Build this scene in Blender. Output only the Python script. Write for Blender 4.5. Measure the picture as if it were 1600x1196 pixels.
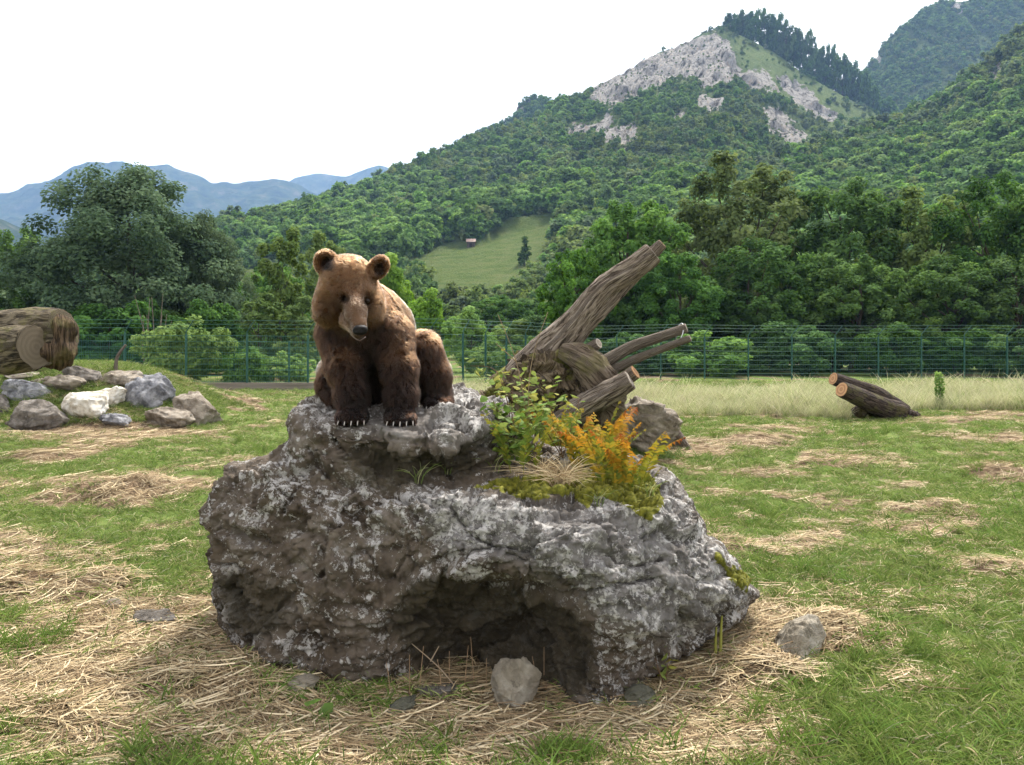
import bpy, math, random
import numpy as np
from mathutils import Vector, Matrix, Euler
R = math.radians
for _o in list(bpy.data.objects):
    bpy.data.objects.remove(_o)
SC = bpy.context.scene
COL = SC.collection
# ------------------------------------------------------------------ camera
F, CH, HV = 1330.0, 2.0, 535.0          # focal length in photo pixels, eye height, horizon row
cam = bpy.data.objects.new('camera', bpy.data.cameras.new('camera'))
COL.objects.link(cam)
cam.location = (0, 0, CH); cam.rotation_euler = (R(90), 0, 0)
cam.data.sensor_width = 36.0; cam.data.lens = 36.0 * F / 1600.0
cam.data.shift_y = -(598.0 - HV) / 1600.0
cam.data.clip_start = 0.1; cam.data.clip_end = 30000
SC.camera = cam
# ------------------------------------------------------------------ sky, sun, exposure
SUN_EL, SUN_AZ = R(54), R(24)            # azimuth measured from +Y (view direction) towards +X
W = bpy.data.worlds.new('World'); SC.world = W; W.use_nodes = True
wn = W.node_tree.nodes; wl = W.node_tree.links; wn.clear()
wo = wn.new('ShaderNodeOutputWorld'); bg = wn.new('ShaderNodeBackground')
sky = wn.new('ShaderNodeTexSky'); sky.sky_type = 'NISHITA'; sky.sun_disc = False
sky.sun_elevation = SUN_EL; sky.sun_rotation = SUN_AZ; sky.dust_density = 2.0
mx = wn.new('ShaderNodeMix'); mx.data_type = 'RGBA'
ns = wn.new('ShaderNodeTexNoise'); ns.inputs['Scale'].default_value = 2.2; ns.inputs['Detail'].default_value = 4
mr = wn.new('ShaderNodeMapRange'); mr.inputs['From Min'].default_value = 0.3; mr.inputs['From Max'].default_value = 0.6
mr.inputs['To Min'].default_value = 0.82; mr.inputs['To Max'].default_value = 1.0
wl.new(ns.outputs['Fac'], mr.inputs['Value']); wl.new(mr.outputs[0], mx.inputs['Factor'])
wl.new(sky.outputs[0], mx.inputs['A']); mx.inputs['B'].default_value = (7.6, 7.45, 7.25, 1)   # bright cloud deck
wl.new(mx.outputs['Result'], bg.inputs['Color']); bg.inputs['Strength'].default_value = 0.1
wl.new(bg.outputs[0], wo.inputs[0])
sd = bpy.data.lights.new('sun', 'SUN'); sun = bpy.data.objects.new('sun', sd); COL.objects.link(sun)
sd.energy = 3.8; sd.angle = R(10); sd.color = (1.0, 0.95, 0.86)
sv = Vector((math.sin(SUN_AZ) * math.cos(SUN_EL), math.cos(SUN_AZ) * math.cos(SUN_EL), math.sin(SUN_EL)))
sun.rotation_euler = sv.to_track_quat('Z', 'Y').to_euler()
SC.view_settings.view_transform = 'Standard'; SC.view_settings.look = 'None'
SC.view_settings.exposure = 1.55; SC.view_settings.gamma = 1.0; SC.view_settings.use_curve_mapping = False
cy = SC.cycles
cy.use_denoising = True
try: cy.denoiser = 'OPENIMAGEDENOISE'
except Exception: pass
cy.max_bounces = 5; cy.diffuse_bounces = 3; cy.glossy_bounces = 2; cy.transmission_bounces = 3
cy.transparent_max_bounces = 8; cy.volume_bounces = 0
cy.use_adaptive_sampling = True; cy.adaptive_threshold = 0.02
# ------------------------------------------------------------------ helpers
def P(u, v, Y): return np.array([(u - 800.0) / F * Y, Y, CH - (v - HV) / F * Y])
def uv_of(p):
    p = np.asarray(p, float)
    return 800 + p[..., 0] / p[..., 1] * F, HV + (CH - p[..., 2]) / p[..., 1] * F
def sstep(a, b, x):
    t = np.clip((x - a) / (b - a), 0, 1); return t * t * (3 - 2 * t)
def _hash(i, j, k, seed):
    h = (i.astype(np.int64) * 374761393 + j.astype(np.int64) * 668265263 + k.astype(np.int64) * 2147483647 + seed * 974634781) & 0xFFFFFFFF
    h = ((h ^ (h >> 13)) * 1274126177) & 0xFFFFFFFF
    h = (h ^ (h >> 16)) & 0xFFFFFFFF
    return h.astype(np.float64) / 4294967295.0 * 2 - 1
def vnoise(p, seed=0):
    p = np.asarray(p, float); f = np.floor(p); i = f.astype(np.int64); t = p - f
    t = t * t * t * (t * (t * 6 - 15) + 10)
    out = 0
    for dx in (0, 1):
        wx = t[..., 0] if dx else 1 - t[..., 0]
        for dy in (0, 1):
            wy = t[..., 1] if dy else 1 - t[..., 1]
            for dz in (0, 1):
                wz = t[..., 2] if dz else 1 - t[..., 2]
                out = out + wx * wy * wz * _hash(i[..., 0] + dx, i[..., 1] + dy, i[..., 2] + dz, seed)
    return out
def fbm(p, oct=4, seed=0, gain=0.5, lac=2.07):
    p = np.asarray(p, float); a = 1.0; s = 0; n = 0
    for o in range(oct):
        s = s + a * vnoise(p * lac ** o + 17.3 * o, seed + o); n += a; a *= gain
    return s / n
def ridged(p, oct=4, seed=0):
    p = np.asarray(p, float); a = 1.0; s = 0; n = 0
    for o in range(oct):
        s = s + a * (1 - np.abs(vnoise(p * 2.1 ** o + 9.7 * o, seed + o)) * 2); n += a; a *= 0.5
    return s / n
def xy0(x, y, s=1.0): return np.stack([np.asarray(x) * s, np.asarray(y) * s, np.zeros_like(np.asarray(x, float))], -1)
def poly_sd(px, py, poly):
    """signed distance (negative inside) to a polygon, vectorised"""
    poly = np.asarray(poly, float); d = np.full(px.shape, 1e18); inside = np.zeros(px.shape, bool)
    n = len(poly)
    for a in range(n):
        x0, y0 = poly[a]; x1, y1 = poly[(a + 1) % n]
        ex, ey = x1 - x0, y1 - y0; wx, wy = px - x0, py - y0
        t = np.clip((wx * ex + wy * ey) / (ex * ex + ey * ey + 1e-12), 0, 1)
        d = np.minimum(d, (wx - ex * t) ** 2 + (wy - ey * t) ** 2)
        c = ((y0 <= py) != (y1 <= py))
        inside ^= c & (px < x0 + (py - y0) / (y1 - y0 + 1e-12) * ex)
    d = np.sqrt(d); return np.where(inside, -d, d)
def line_d(px, py, pts):
    d = np.full(np.shape(px), 1e18)
    for (x0, y0), (x1, y1) in zip(pts[:-1], pts[1:]):
        ex, ey = x1 - x0, y1 - y0; wx, wy = px - x0, py - y0
        t = np.clip((wx * ex + wy * ey) / (ex * ex + ey * ey + 1e-12), 0, 1)
        d = np.minimum(d, (wx - ex * t) ** 2 + (wy - ey * t) ** 2)
    return np.sqrt(d)
def surface_nets(S, org, h):
    """S: scalar field (negative inside) -> verts, quads"""
    ins = S < 0
    nx, ny, nz = S.shape
    c = np.zeros((nx - 1, ny - 1, nz - 1), np.int8)
    for dx in (0, 1):
        for dy in (0, 1):
            for dz in (0, 1):
                c += ins[dx:nx - 1 + dx, dy:ny - 1 + dy, dz:nz - 1 + dz]
    act = (c > 0) & (c < 8)
    idx = np.full(act.shape, -1, np.int64); ii = np.argwhere(act); idx[act] = np.arange(len(ii))
    acc = np.zeros((len(ii), 3)); cnt = np.zeros(len(ii))
    corners = [(a, b, d) for a in (0, 1) for b in (0, 1) for d in (0, 1)]
    for a in corners:
        for ax in range(3):
            if a[ax] == 0:
                b = list(a); b[ax] = 1
                sa = S[ii[:, 0] + a[0], ii[:, 1] + a[1], ii[:, 2] + a[2]]
                sb = S[ii[:, 0] + b[0], ii[:, 1] + b[1], ii[:, 2] + b[2]]
                m = (sa < 0) != (sb < 0)
                t = np.where(m, sa / (sa - sb + 1e-20), 0)
                q = np.tile(np.array(a, float), (len(ii), 1)); q[:, ax] = t
                acc[m] += q[m]; cnt[m] += 1
    V = (ii + acc / cnt[:, None]) * h + np.asarray(org)
    Q = []
    for ax in range(3):
        o1, o2 = [(1, 2), (2, 0), (0, 1)][ax]
        sl0 = [slice(None)] * 3; sl1 = [slice(None)] * 3
        sl0[ax] = slice(0, -1); sl1[ax] = slice(1, None)
        a, b = ins[tuple(sl0)], ins[tuple(sl1)]
        e = np.argwhere(a != b); fl = a[tuple(e.T)]
        ok = (e[:, o1] > 0) & (e[:, o2] > 0) & (e[:, o1] < S.shape[o1] - 1) & (e[:, o2] < S.shape[o2] - 1)
        e = e[ok]; fl = fl[ok]
        def at(d1, d2):
            k = e.copy(); k[:, o1] -= d1; k[:, o2] -= d2; return idx[tuple(k.T)]
        q = np.stack([at(1, 1), at(0, 1), at(0, 0), at(1, 0)], 1)
        q[~fl] = q[~fl][:, ::-1]
        Q.append(q)
    return V, np.concatenate(Q)
def mesh_np(name, V, faces, mat=None, smooth=False, attrs=None, uvs=None):
    """faces: int array (n,k) or list of such arrays"""
    me = bpy.data.meshes.new(name); V = np.asarray(V, np.float32)
    fl = faces if isinstance(faces, list) else [faces]
    fl = [np.asarray(f, np.int32) for f in fl if len(f)]
    me.vertices.add(len(V)); me.vertices.foreach_set('co', V.ravel())
    nl = sum(f.size for f in fl); npoly = sum(len(f) for f in fl)
    me.loops.add(nl); me.loops.foreach_set('vertex_index', np.concatenate([f.ravel() for f in fl]))
    sizes = np.concatenate([np.full(len(f), f.shape[1], np.int32) for f in fl])
    st = np.concatenate([[0], np.cumsum(sizes)[:-1]]).astype(np.int32)
    me.polygons.add(npoly); me.polygons.foreach_set('loop_start', st)
    me.polygons.foreach_set('use_smooth', np.full(npoly, smooth, bool))
    for k, a in (attrs or {}).items():
        a = np.asarray(a, np.float32)
        if a.ndim == 1:
            at = me.attributes.new(k, 'FLOAT', 'POINT'); at.data.foreach_set('value', a)
        else:
            at = me.attributes.new(k, 'FLOAT_COLOR', 'POINT')
            at.data.foreach_set('color', np.concatenate([a, np.ones((len(a), 1), np.float32)], 1).ravel())
    if uvs is not None:
        lay = me.uv_layers.new(name='UVMap')
        li = np.concatenate([f.ravel() for f in fl]); lay.data.foreach_set('uv', np.asarray(uvs, np.float32)[li].ravel())
    me.update(calc_edges=True)
    me.validate()
    if mat: me.materials.append(mat)
    return me
def vnormals(V, Q):
    V = np.asarray(V); fn = np.cross(V[Q[:, 2]] - V[Q[:, 0]], V[Q[:, -1]] - V[Q[:, 1]])
    N = np.zeros_like(V)
    for k in range(Q.shape[1]): np.add.at(N, Q[:, k], fn)
    return N / (np.linalg.norm(N, axis=1, keepdims=True) + 1e-12)
def obj(name, me, parent=None, label=None, cat=None, group=None, kind=None, loc=None):
    o = bpy.data.objects.new(name, me); COL.objects.link(o)
    if parent: o.parent = parent
    if loc is not None: o.location = loc
    tag(o, label, cat, group, kind); return o
def tag(o, label=None, cat=None, group=None, kind=None):
    for k, v in (('label', label), ('category', cat), ('group', group), ('kind', kind)):
        if v: o[k] = v
    return o
def thing(name, label, cat, loc=(0, 0, 0), group=None):
    return tag(obj(name, None, loc=loc), label, cat, group)
def copy_tree(o, parent=None):
    c = o.copy(); COL.objects.link(c); c.parent = parent
    for ch in o.children: copy_tree(ch, c)
    return c
def tube(path, rad, n=10, seed=0, rough=0.0, cap=True, rscale=3.0):
    """tapered noisy tube -> V, quads(+caps), uv ; path (m,3)"""
    path = np.asarray(path, float); m = len(path); rad = np.broadcast_to(np.asarray(rad, float), (m,))
    T = np.gradient(path, axis=0); T /= np.linalg.norm(T, axis=1, keepdims=True) + 1e-9
    up = np.array([0, 0, 1.0]) if abs(T[0][2]) < 0.9 else np.array([1.0, 0, 0])
    A = np.cross(T, up); A /= np.linalg.norm(A, axis=1, keepdims=True) + 1e-9; B = np.cross(T, A)
    th = np.linspace(0, 2 * np.pi, n, endpoint=False)
    D = A[:, None, :] * np.cos(th)[None, :, None] + B[:, None, :] * np.sin(th)[None, :, None]
    r = rad[:, None]
    if rough:
        q = path[:, None, :] * rscale * 0.35 + D * rscale * 0.33 / 0.33 * 0.9
        r = r * (1 + rough * fbm(q * 1.0, 4, seed) * 2)
    V = (path[:, None, :] + D * (r[:, :, None] if rough else r[:, None] * np.ones((1, n, 1)))).reshape(-1, 3)
    i = np.arange(m - 1)[:, None] * n; j = np.arange(n)[None, :]; j2 = (j + 1) % n
    Q = np.stack([i + j, i + j2, i + n + j2, i + n + j], -1).reshape(-1, 4)
    L = np.concatenate([[0], np.cumsum(np.linalg.norm(np.diff(path, axis=0), axis=1))])
    uv = np.stack([np.tile(np.arange(n) / n, m), np.repeat(L, n)], 1)
    if cap:
        V = np.concatenate([V, path[:1], path[-1:]]); c0, c1 = m * n, m * n + 1
        uv = np.concatenate([uv, [[0, 0], [0, L[-1]]]])
        jj = np.arange(n); k2 = (jj + 1) % n
        C = np.concatenate([np.stack([k2, jj, np.full(n, c0), np.full(n, c0)], 1), np.stack([(m - 1) * n + jj, (m - 1) * n + k2, np.full(n, c1), np.full(n, c1)], 1)])
        tri = C[:, :3]
        return V, [Q, tri], uv
    return V, [Q], uv
def merge(parts):
    """list of (V, [faces], uv) -> one"""
    Vs, fs, us, off = [], {}, [], 0
    for V, fl, uv in parts:
        Vs.append(V); us.append(uv)
        for f in fl: fs.setdefault(f.shape[1], []).append(f + off)
        off += len(V)
    return np.concatenate(Vs), [np.concatenate(x) for x in fs.values()], np.concatenate(us)
def smooth_path(pts, n):
    pts = np.asarray(pts, float); t = np.linspace(0, len(pts) - 1, n)
    out = []
    for a in t:
        i = min(int(a), len(pts) - 2); f = a - i
        p0 = pts[max(i - 1, 0)]; p1 = pts[i]; p2 = pts[i + 1]; p3 = pts[min(i + 2, len(pts) - 1)]
        out.append(0.5 * ((2 * p1) + (-p0 + p2) * f + (2 * p0 - 5 * p1 + 4 * p2 - p3) * f * f + (-p0 + 3 * p1 - 3 * p2 + p3) * f ** 3))
    return np.array(out)
# ------------------------------------------------------------------ material helper
class NT:
    def __init__(s, name, rough=0.9, spec=0.2):
        s.m = bpy.data.materials.new(name); s.m.use_nodes = True; s.t = s.m.node_tree
        s.t.nodes.clear()
        s.out = s.t.nodes.new('ShaderNodeOutputMaterial'); s.b = s.t.nodes.new('ShaderNodeBsdfPrincipled')
        s.b.inputs['Roughness'].default_value = rough; s.b.inputs['Specular IOR Level'].default_value = spec
        s.t.links.new(s.b.outputs[0], s.out.inputs[0]); s._c = None
    def n(s, ty, **kw):
        nd = s.t.nodes.new('ShaderNode' + ty)
        for k, v in kw.items(): setattr(nd, k, v)
        return nd
    def l(s, a, b):
        if isinstance(a, (int, float)): b.default_value = a
        elif isinstance(a, tuple): b.default_value = a if len(a) != 3 else (a + (1,) if b.type == 'RGBA' else a)
        else: s.t.links.new(a, b)
        return b
    def coord(s, kind='Object'):
        if kind == 'world':
            return s.n('NewGeometry').outputs['Position']
        return s.n('TexCoord').outputs[kind]
    def mapping(s, c, scale=(1, 1, 1), loc=(0, 0, 0)):
        m = s.n('Mapping'); s.l(c, m.inputs[0]); m.inputs['Scale'].default_value = scale; m.inputs['Location'].default_value = loc
        return m.outputs[0]
    def noise(s, scale, detail=5, rough=0.55, c=None, dist=0.0):
        x = s.n('TexNoise'); x.inputs['Scale'].default_value = scale; x.inputs['Detail'].default_value = detail
        x.inputs['Roughness'].default_value = rough; x.inputs['Distortion'].default_value = dist
        if c is not None: s.l(c, x.inputs['Vector'])
        return x.outputs['Fac']
    def voro(s, scale, c=None, feature='F1', out='Distance', rnd=1.0):
        x = s.n('TexVoronoi', feature=feature); x.inputs['Scale'].default_value = scale; x.inputs['Randomness'].default_value = rnd
        if c is not None: s.l(c, x.inputs['Vector'])
        return x.outputs[out]
    def ramp(s, x, stops):
        r = s.n('ValToRGB'); e = r.color_ramp.elements
        while len(e) < len(stops): e.new(0.5)
        for k, (p, c) in enumerate(stops):
            e[k].position = p; e[k].color = (c, c, c, 1) if isinstance(c, (int, float)) else tuple(c) + (1,)
        s.l(x, r.inputs[0]); return r.outputs[0]
    def rng(s, x, a, b, c=0.0, d=1.0, smooth=True):
        r = s.n('MapRange', interpolation_type='SMOOTHSTEP' if smooth else 'LINEAR')
        for k, v in zip(('From Min', 'From Max', 'To Min', 'To Max'), (a, b, c, d)): r.inputs[k].default_value = v
        s.l(x, r.inputs['Value']); return r.outputs[0]
    def mix(s, f, a, b, mode='MIX'):
        x = s.n('Mix', data_type='RGBA', blend_type=mode)
        s.l(f, x.inputs['Factor']); s.l(a, x.inputs['A']); s.l(b, x.inputs['B']); return x.outputs['Result']
    def math(s, op, a, b=0.0, c=0.0):
        x = s.n('Math', operation=op); s.l(a, x.inputs[0]); s.l(b, x.inputs[1]); s.l(c, x.inputs[2]); return x.outputs[0]
    def attr(s, name, out='Fac'):
        a = s.n('Attribute'); a.attribute_name = name; return a.outputs[out]
    def rand(s): return s.n('ObjectInfo').outputs['Random']
    def color(s, c): s.l(c, s.b.inputs['Base Color']); return s
    def bump(s, h, strength=0.5, dist=0.02):
        b = s.n('Bump'); b.inputs['Strength'].default_value = strength; b.inputs['Distance'].default_value = dist
        s.l(h, b.inputs['Height']); s.l(b.outputs[0], s.b.inputs['Normal']); return s
    def translucent(s, fac, c):
        t = s.n('BsdfTranslucent'); s.l(c, t.inputs[0]); x = s.n('MixShader'); x.inputs[0].default_value = fac
        s.t.links.new(s.b.outputs[0], x.inputs[1]); s.t.links.new(t.outputs[0], x.inputs[2]); s.t.links.new(x.outputs[0], s.out.inputs[0]); return s
def hsv(s, c, h=0.5, sat=1.0, val=1.0):
    x = s.n('HueSaturation'); s.l(c, x.inputs['Color']); s.l(h, x.inputs['Hue']); s.l(sat, x.inputs['Saturation']); s.l(val, x.inputs['Value']); return x.outputs[0]
def scatter(name, pts, rot, scl, idx, protos, label=None, cat=None, parent=None):
    """uncountable growth: mesh copies on points, one object of kind stuff"""
    pc = bpy.data.collections.new(name + '_sources')
    for k, me in enumerate(protos):
        pc.objects.link(bpy.data.objects.new('s%02d_%s' % (k, name), me))
    me = bpy.data.meshes.new(name); n = len(pts); me.vertices.add(n)
    me.vertices.foreach_set('co', np.asarray(pts, np.float32).ravel())
    a = me.attributes.new('rot', 'FLOAT_VECTOR', 'POINT'); a.data.foreach_set('vector', np.asarray(rot, np.float32).ravel())
    s3 = np.asarray(scl, np.float32); s3 = np.repeat(s3[:, None], 3, 1) if s3.ndim == 1 else s3
    a = me.attributes.new('scl', 'FLOAT_VECTOR', 'POINT'); a.data.foreach_set('vector', s3.ravel())
    a = me.attributes.new('idx', 'INT', 'POINT'); a.data.foreach_set('value', np.asarray(idx, np.int32))
    g = bpy.data.node_groups.new(name, 'GeometryNodeTree')
    g.interface.new_socket('Geometry', in_out='INPUT', socket_type='NodeSocketGeometry')
    g.interface.new_socket('Geometry', in_out='OUTPUT', socket_type='NodeSocketGeometry')
    N = g.nodes; gi = N.new('NodeGroupInput'); go = N.new('NodeGroupOutput'); ip = N.new('GeometryNodeInstanceOnPoints')
    ci = N.new('GeometryNodeCollectionInfo'); ci.inputs['Collection'].default_value = pc
    ci.inputs['Separate Children'].default_value = True; ci.inputs['Reset Children'].default_value = True
    def na(nm, ty):
        x = N.new('GeometryNodeInputNamedAttribute'); x.data_type = ty; x.inputs['Name'].default_value = nm; return x.outputs[0]
    er = N.new('FunctionNodeEulerToRotation'); L = g.links
    L.new(na('rot', 'FLOAT_VECTOR'), er.inputs[0]); L.new(er.outputs[0], ip.inputs['Rotation'])
    L.new(na('scl', 'FLOAT_VECTOR'), ip.inputs['Scale']); L.new(na('idx', 'INT'), ip.inputs['Instance Index'])
    ip.inputs['Pick Instance'].default_value = True
    L.new(ci.outputs[0], ip.inputs['Instance']); L.new(gi.outputs[0], ip.inputs['Points']); L.new(ip.outputs[0], go.inputs[0])
    o = obj(name, me, parent, label, cat, None, 'stuff')
    md = o.modifiers.new('growth', 'NODES'); md.node_group = g
    return o
# ================================================================== land
rng = np.random.default_rng(7)
def gh(x, y):
    x = np.asarray(x, float); y = np.asarray(y, float)
    near = sstep(70, 30, y)
    h = near * (0.10 * fbm(xy0(x, y, 0.22), 3, 3) + 0.035 * fbm(xy0(x, y, 1.3), 3, 5))
    ml = sstep(-6.7, -11.4, x + 0.5 * fbm(xy0(x, y, 0.5), 2, 9)) * sstep(19.2, 22.2, y + 0.5 * fbm(xy0(x, y, 0.6), 2, 8)) * sstep(30, 24.5, y)
    h = h + 1.42 * ml
    d = np.sqrt(((x - 1.15) / 1.7) ** 2 + ((y - 16.2) / 2.1) ** 2)
    h = h + 0.95 * sstep(1.15, 0.35, d + 0.15 * fbm(xy0(x, y, 0.9), 2, 12))
    for (u, v, a, b, hh) in HEAPS:
        Yc = CH * F / (v - HV); Xc = (u - 800) / F * Yc
        q = np.sqrt(((x - Xc) / a) ** 2 + ((y - Yc) / b) ** 2) + 0.25 * fbm(xy0(x, y, 3.0), 2, 14)
        h = h + hh * sstep(1.1, 0.0, q)
    dk = np.sqrt(((x + 0.25) / 2.0) ** 2 + ((y - 5.9) / 1.2) ** 2)
    return h * sstep(0.0, 1.6, dk + 0.8) - 0.03
HEAPS = [(150, 925, .55, .45, .16), (20, 915, .5, .5, .15), (205, 768, .8, .8, .24), (110, 775, .6, .5, .12), (60, 1130, .7, .25, .07), (300, 1060, .8, .3, .06),
         (1290, 985, .55, .4, .10), (1150, 1035, .5, .4, .12), (1190, 690, 1.0, .9, .12), (1440, 700, 1.2, .9, .1), (1420, 880, .5, .4, .1), (1560, 890, .6, .4, .1), (1560, 740, 1.0, .7, .14),
         (1350, 860, .5, .4, .08), (70, 710, 1.0, .6, .1), (1200, 780, .7, .5, .09), (1460, 790, .8, .5, .09), (1130, 855, .5, .4, .08), (1310, 725, .9, .6, .1), (1520, 660, 1.6, 1.0, .14), (1200, 645, 1.3, .9, .12)]
STRAW = [(780, 1050, 330, 70, 1), (1080, 1050, 130, 50, 1), (330, 985, 300, 75, 1), (180, 1110, 330, 100, 1), (560, 1140, 380, 75, 1), (960, 1130, 330, 55, .95), (1170, 1010, 150, 70, 1), (1290, 985, 100, 38, 1), (90, 920, 150, 40, 1),
         (10, 850, 80, 35, .8), (190, 768, 100, 20, 1), (90, 778, 60, 12, .8), (300, 755, 70, 10, .7), (80, 710, 70, 9, .9), (160, 675, 200, 12, 1), (1090, 700, 60, 14, 1), (1190, 690, 70, 11, .9),
         (1420, 860, 60, 16, .9), (1560, 885, 80, 18, .9), (1440, 790, 60, 10, .8), (1560, 735, 60, 20, .9), (1310, 720, 60, 10, .9), (1170, 770, 60, 9, .8), (1240, 845, 90, 12, .8), (1160, 860, 90, 14, .8),
         (1520, 655, 90, 8, 1), (1210, 645, 80, 7, .9), (1440, 1060, 110, 20, .35), (1080, 650, 60, 6, .7), (120, 860, 120, 14, .55), (1330, 640, 80, 6, .6)]
def straw_mask(x, y):
    x = np.asarray(x, float); y = np.asarray(y, float)
    u, v = uv_of(np.stack([x, np.maximum(y, 0.5), np.zeros_like(x)], -1))
    m = np.zeros_like(x)
    wob = 0.45 * fbm(xy0(x, y, 1.6), 4, 21)
    for (cu, cv, ru, rv, s) in STRAW:
        m = np.maximum(m, s * sstep(1.25, 0.55, np.sqrt(((u - cu) / ru) ** 2 + ((v - cv) / rv) ** 2) + wob))
    n = fbm(np.stack([x * 0.5, y * 0.75, x * 0], -1), 4, 31)
    n2 = fbm(np.stack([x * 1.5, y * 2.0, x * 0], -1), 4, 37); m = np.maximum(m, .7 * sstep(.20, .42, n2) * sstep(5.5, 8, y))
    m = np.maximum(m, 0.85 * sstep(0.16, 0.42, n) * sstep(5.5, 9, y))
    return m
def grid_mesh(xs, ys, zf):
    X, Y = np.meshgrid(xs, ys); Z = zf(X, Y); V = np.stack([X, Y, Z], -1).reshape(-1, 3)
    nx, ny = len(xs), len(ys); i = np.arange(ny - 1)[:, None] * nx; j = np.arange(nx - 1)[None]
    return V, np.stack([i + j, i + j + 1, i + nx + j + 1, i + nx + j], -1).reshape(-1, 4)
xs = np.concatenate([np.linspace(-6, 6, 170), 6 + np.cumsum(np.full(60, .45)), 33 + np.geomspace(2, 5900, 18)])
xs = np.unique(np.concatenate([xs, -xs]))
ys = np.concatenate([np.linspace(-40, 3, 10), np.arange(3.05, 9, .06), np.arange(9, 22, .14), np.arange(22, 46, .4), np.arange(46, 150, 4), np.geomspace(155, 6500, 18)])
GV, GQ = grid_mesh(xs, ys, gh)
GST = straw_mask(GV[:, 0], GV[:, 1]) * (GV[:, 1] > 2)
m = NT('ground_soil_and_turf', 1.0, 0.05)
c = m.coord('world')
g1 = m.ramp(m.noise(2.3, 6, .6, c), [(.3, (.07, .10, .022)), (.55, (.12, .165, .042)), (.75, (.18, .19, .07))])
s1 = m.ramp(m.noise(14, 6, .7, c, 1.2), [(.34, (.06, .040, .027)), (.5, (.17, .118, .075)), (.66, (.34, .26, .17))])
m.color(m.mix(m.rng(m.math('ADD', m.attr('straw'), m.math('MULTIPLY', m.math('SUBTRACT', m.noise(6, 5, .6, c), .5), .7)), .3, .62), g1, s1))
m.bump(m.noise(38, 6, .7, c), .9, .05)
M_GROUND = m.m
obj('ground', mesh_np('ground', GV, GQ, M_GROUND, True, {'straw': GST}), kind='structure')

# ------------------------------------------------------------------ hills
def pl(u, pts, k):
    a = np.asarray(pts, float); return np.interp(u, a[:, 0], a[:, k])
ROCKS = [[(915, 168), (950, 116), (1010, 88), (1070, 64), (1130, 55), (1152, 85), (1165, 128), (1120, 140), (1060, 128), (1015, 142), (990, 170), (955, 172)],
         [(868, 222), (900, 196), (950, 190), (965, 205), (1000, 200), (1000, 232), (966, 240), (930, 226)], [(1185, 178), (1225, 172), (1262, 222), (1272, 246), (1240, 248), (1205, 216)],
         [(1215, 118), (1262, 140), (1308, 178), (1290, 186), (1240, 152)], [(815, 202), (860, 184), (868, 192), (825, 210)], [(962, 140), (990, 138), (990, 168), (965, 166)],
         [(1085, 150), (1130, 165), (1120, 185), (1095, 175)], [(1075, 283), (1112, 272), (1108, 300), (1080, 305)], [(1040, 190), (1070, 185), (1062, 204)], [(808, 270), (835, 262), (828, 276)],
         [(1150, 115), (1200, 110), (1215, 145), (1170, 150)], [(905, 130), (940, 118), (935, 140), (908, 150)]]
MEADOW = [(640, 412), (664, 398), (700, 388), (757, 384), (770, 372), (800, 362), (868, 348), (872, 386), (862, 410), (850, 440), (800, 470), (760, 486), (690, 486), (650, 440)]
MEADOW2 = [(352, 462), (380, 440), (420, 428), (420, 470), (380, 490)]
def hill(name, ridge, foot, us, nt, gexp, yexp, rough, seed, rocks=(), grass=None, back=0.5, mat=None):
    u = np.asarray(us, float); t = np.concatenate([np.linspace(0, 1, nt), 1 + np.linspace(.05, 1, 8)])
    T, U = np.meshgrid(t, u, indexing='ij')
    vr, yr = pl(U, ridge, 1), pl(U, ridge, 2); vf, yf = pl(U, foot, 1), pl(U, foot, 2)
    t1 = np.minimum(T, 1); v = vf + (vr - vf) * t1 ** gexp
    Y = yf + (yr - yf) * t1 ** yexp + np.maximum(T - 1, 0) * (yr - yf) * back
    V = np.stack([(U - 800) / F * Y, Y, CH - (v - HV) / F * Y], -1)
    ov = np.maximum(T - 1, 0)
    V[..., 2] -= (ov ** 1.3) * (V[..., 2] * 0.9)
    n = fbm(V * (1 / (70 * rough)), 4, seed) * sstep(0, .15, T)
    nr = ridged(V * (1 / (26 * rough)), 4, seed + 5)
    rock = np.zeros(U.shape); mead = np.zeros(U.shape)
    wob = 17 * fbm(np.stack([U * .06, v * .06, U * 0], -1), 5, seed + 2, .65)
    for p in rocks: rock = np.maximum(rock, sstep(8, -8, poly_sd(U, v, p) + wob))
    if grass:
        for p in grass: mead = np.maximum(mead, sstep(3, -3, poly_sd(U, v, p) + 0.08 * wob))
    if name == 'hillside': mead = np.maximum(mead, .62 * sstep(16, -16, poly_sd(U, v, [(1140, 50), (1175, 58), (1215, 85), (1330, 160), (1420, 215), (1400, 245), (1320, 225), (1240, 160), (1160, 105)]) + 1.5 * wob))
    sm = (1 - mead)
    far_ = 2.4 if mat is M_FAR else 1.0
    V[..., 2] += far_ * sm * (n * 9 * rough * (1 - .5 * rock) + nr * (2.2 + 4 * rock) * rough) * sstep(0, .2, T) * (1 - .75 * sstep(.93, 1, t1))
    V[..., 1] += rock * 16 * rough * ridged(V * np.array([1, .3, .35]) / (16 * rough), 4, seed + 8)
    nu = len(u); Vf = V.reshape(-1, 3)
    i = np.arange(len(t) - 1)[:, None] * nu; j = np.arange(nu - 1)[None]
    Q = np.stack([i + j, i + j + 1, i + nu + j + 1, i + nu + j], -1).reshape(-1, 4)
    me = mesh_np(name, Vf, Q, mat, True, {'rock': rock.ravel(), 'mead': mead.ravel()})
    o = obj(name, me, kind='structure')
    return dict(V=Vf, Q=Q, U=U.ravel(), v=v.ravel(), rock=rock.ravel(), mead=mead.ravel(), T=T.ravel(), o=o)
m = NT('hill_scrub_and_limestone', 1.0, 0.05); c = m.coord('world')
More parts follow.
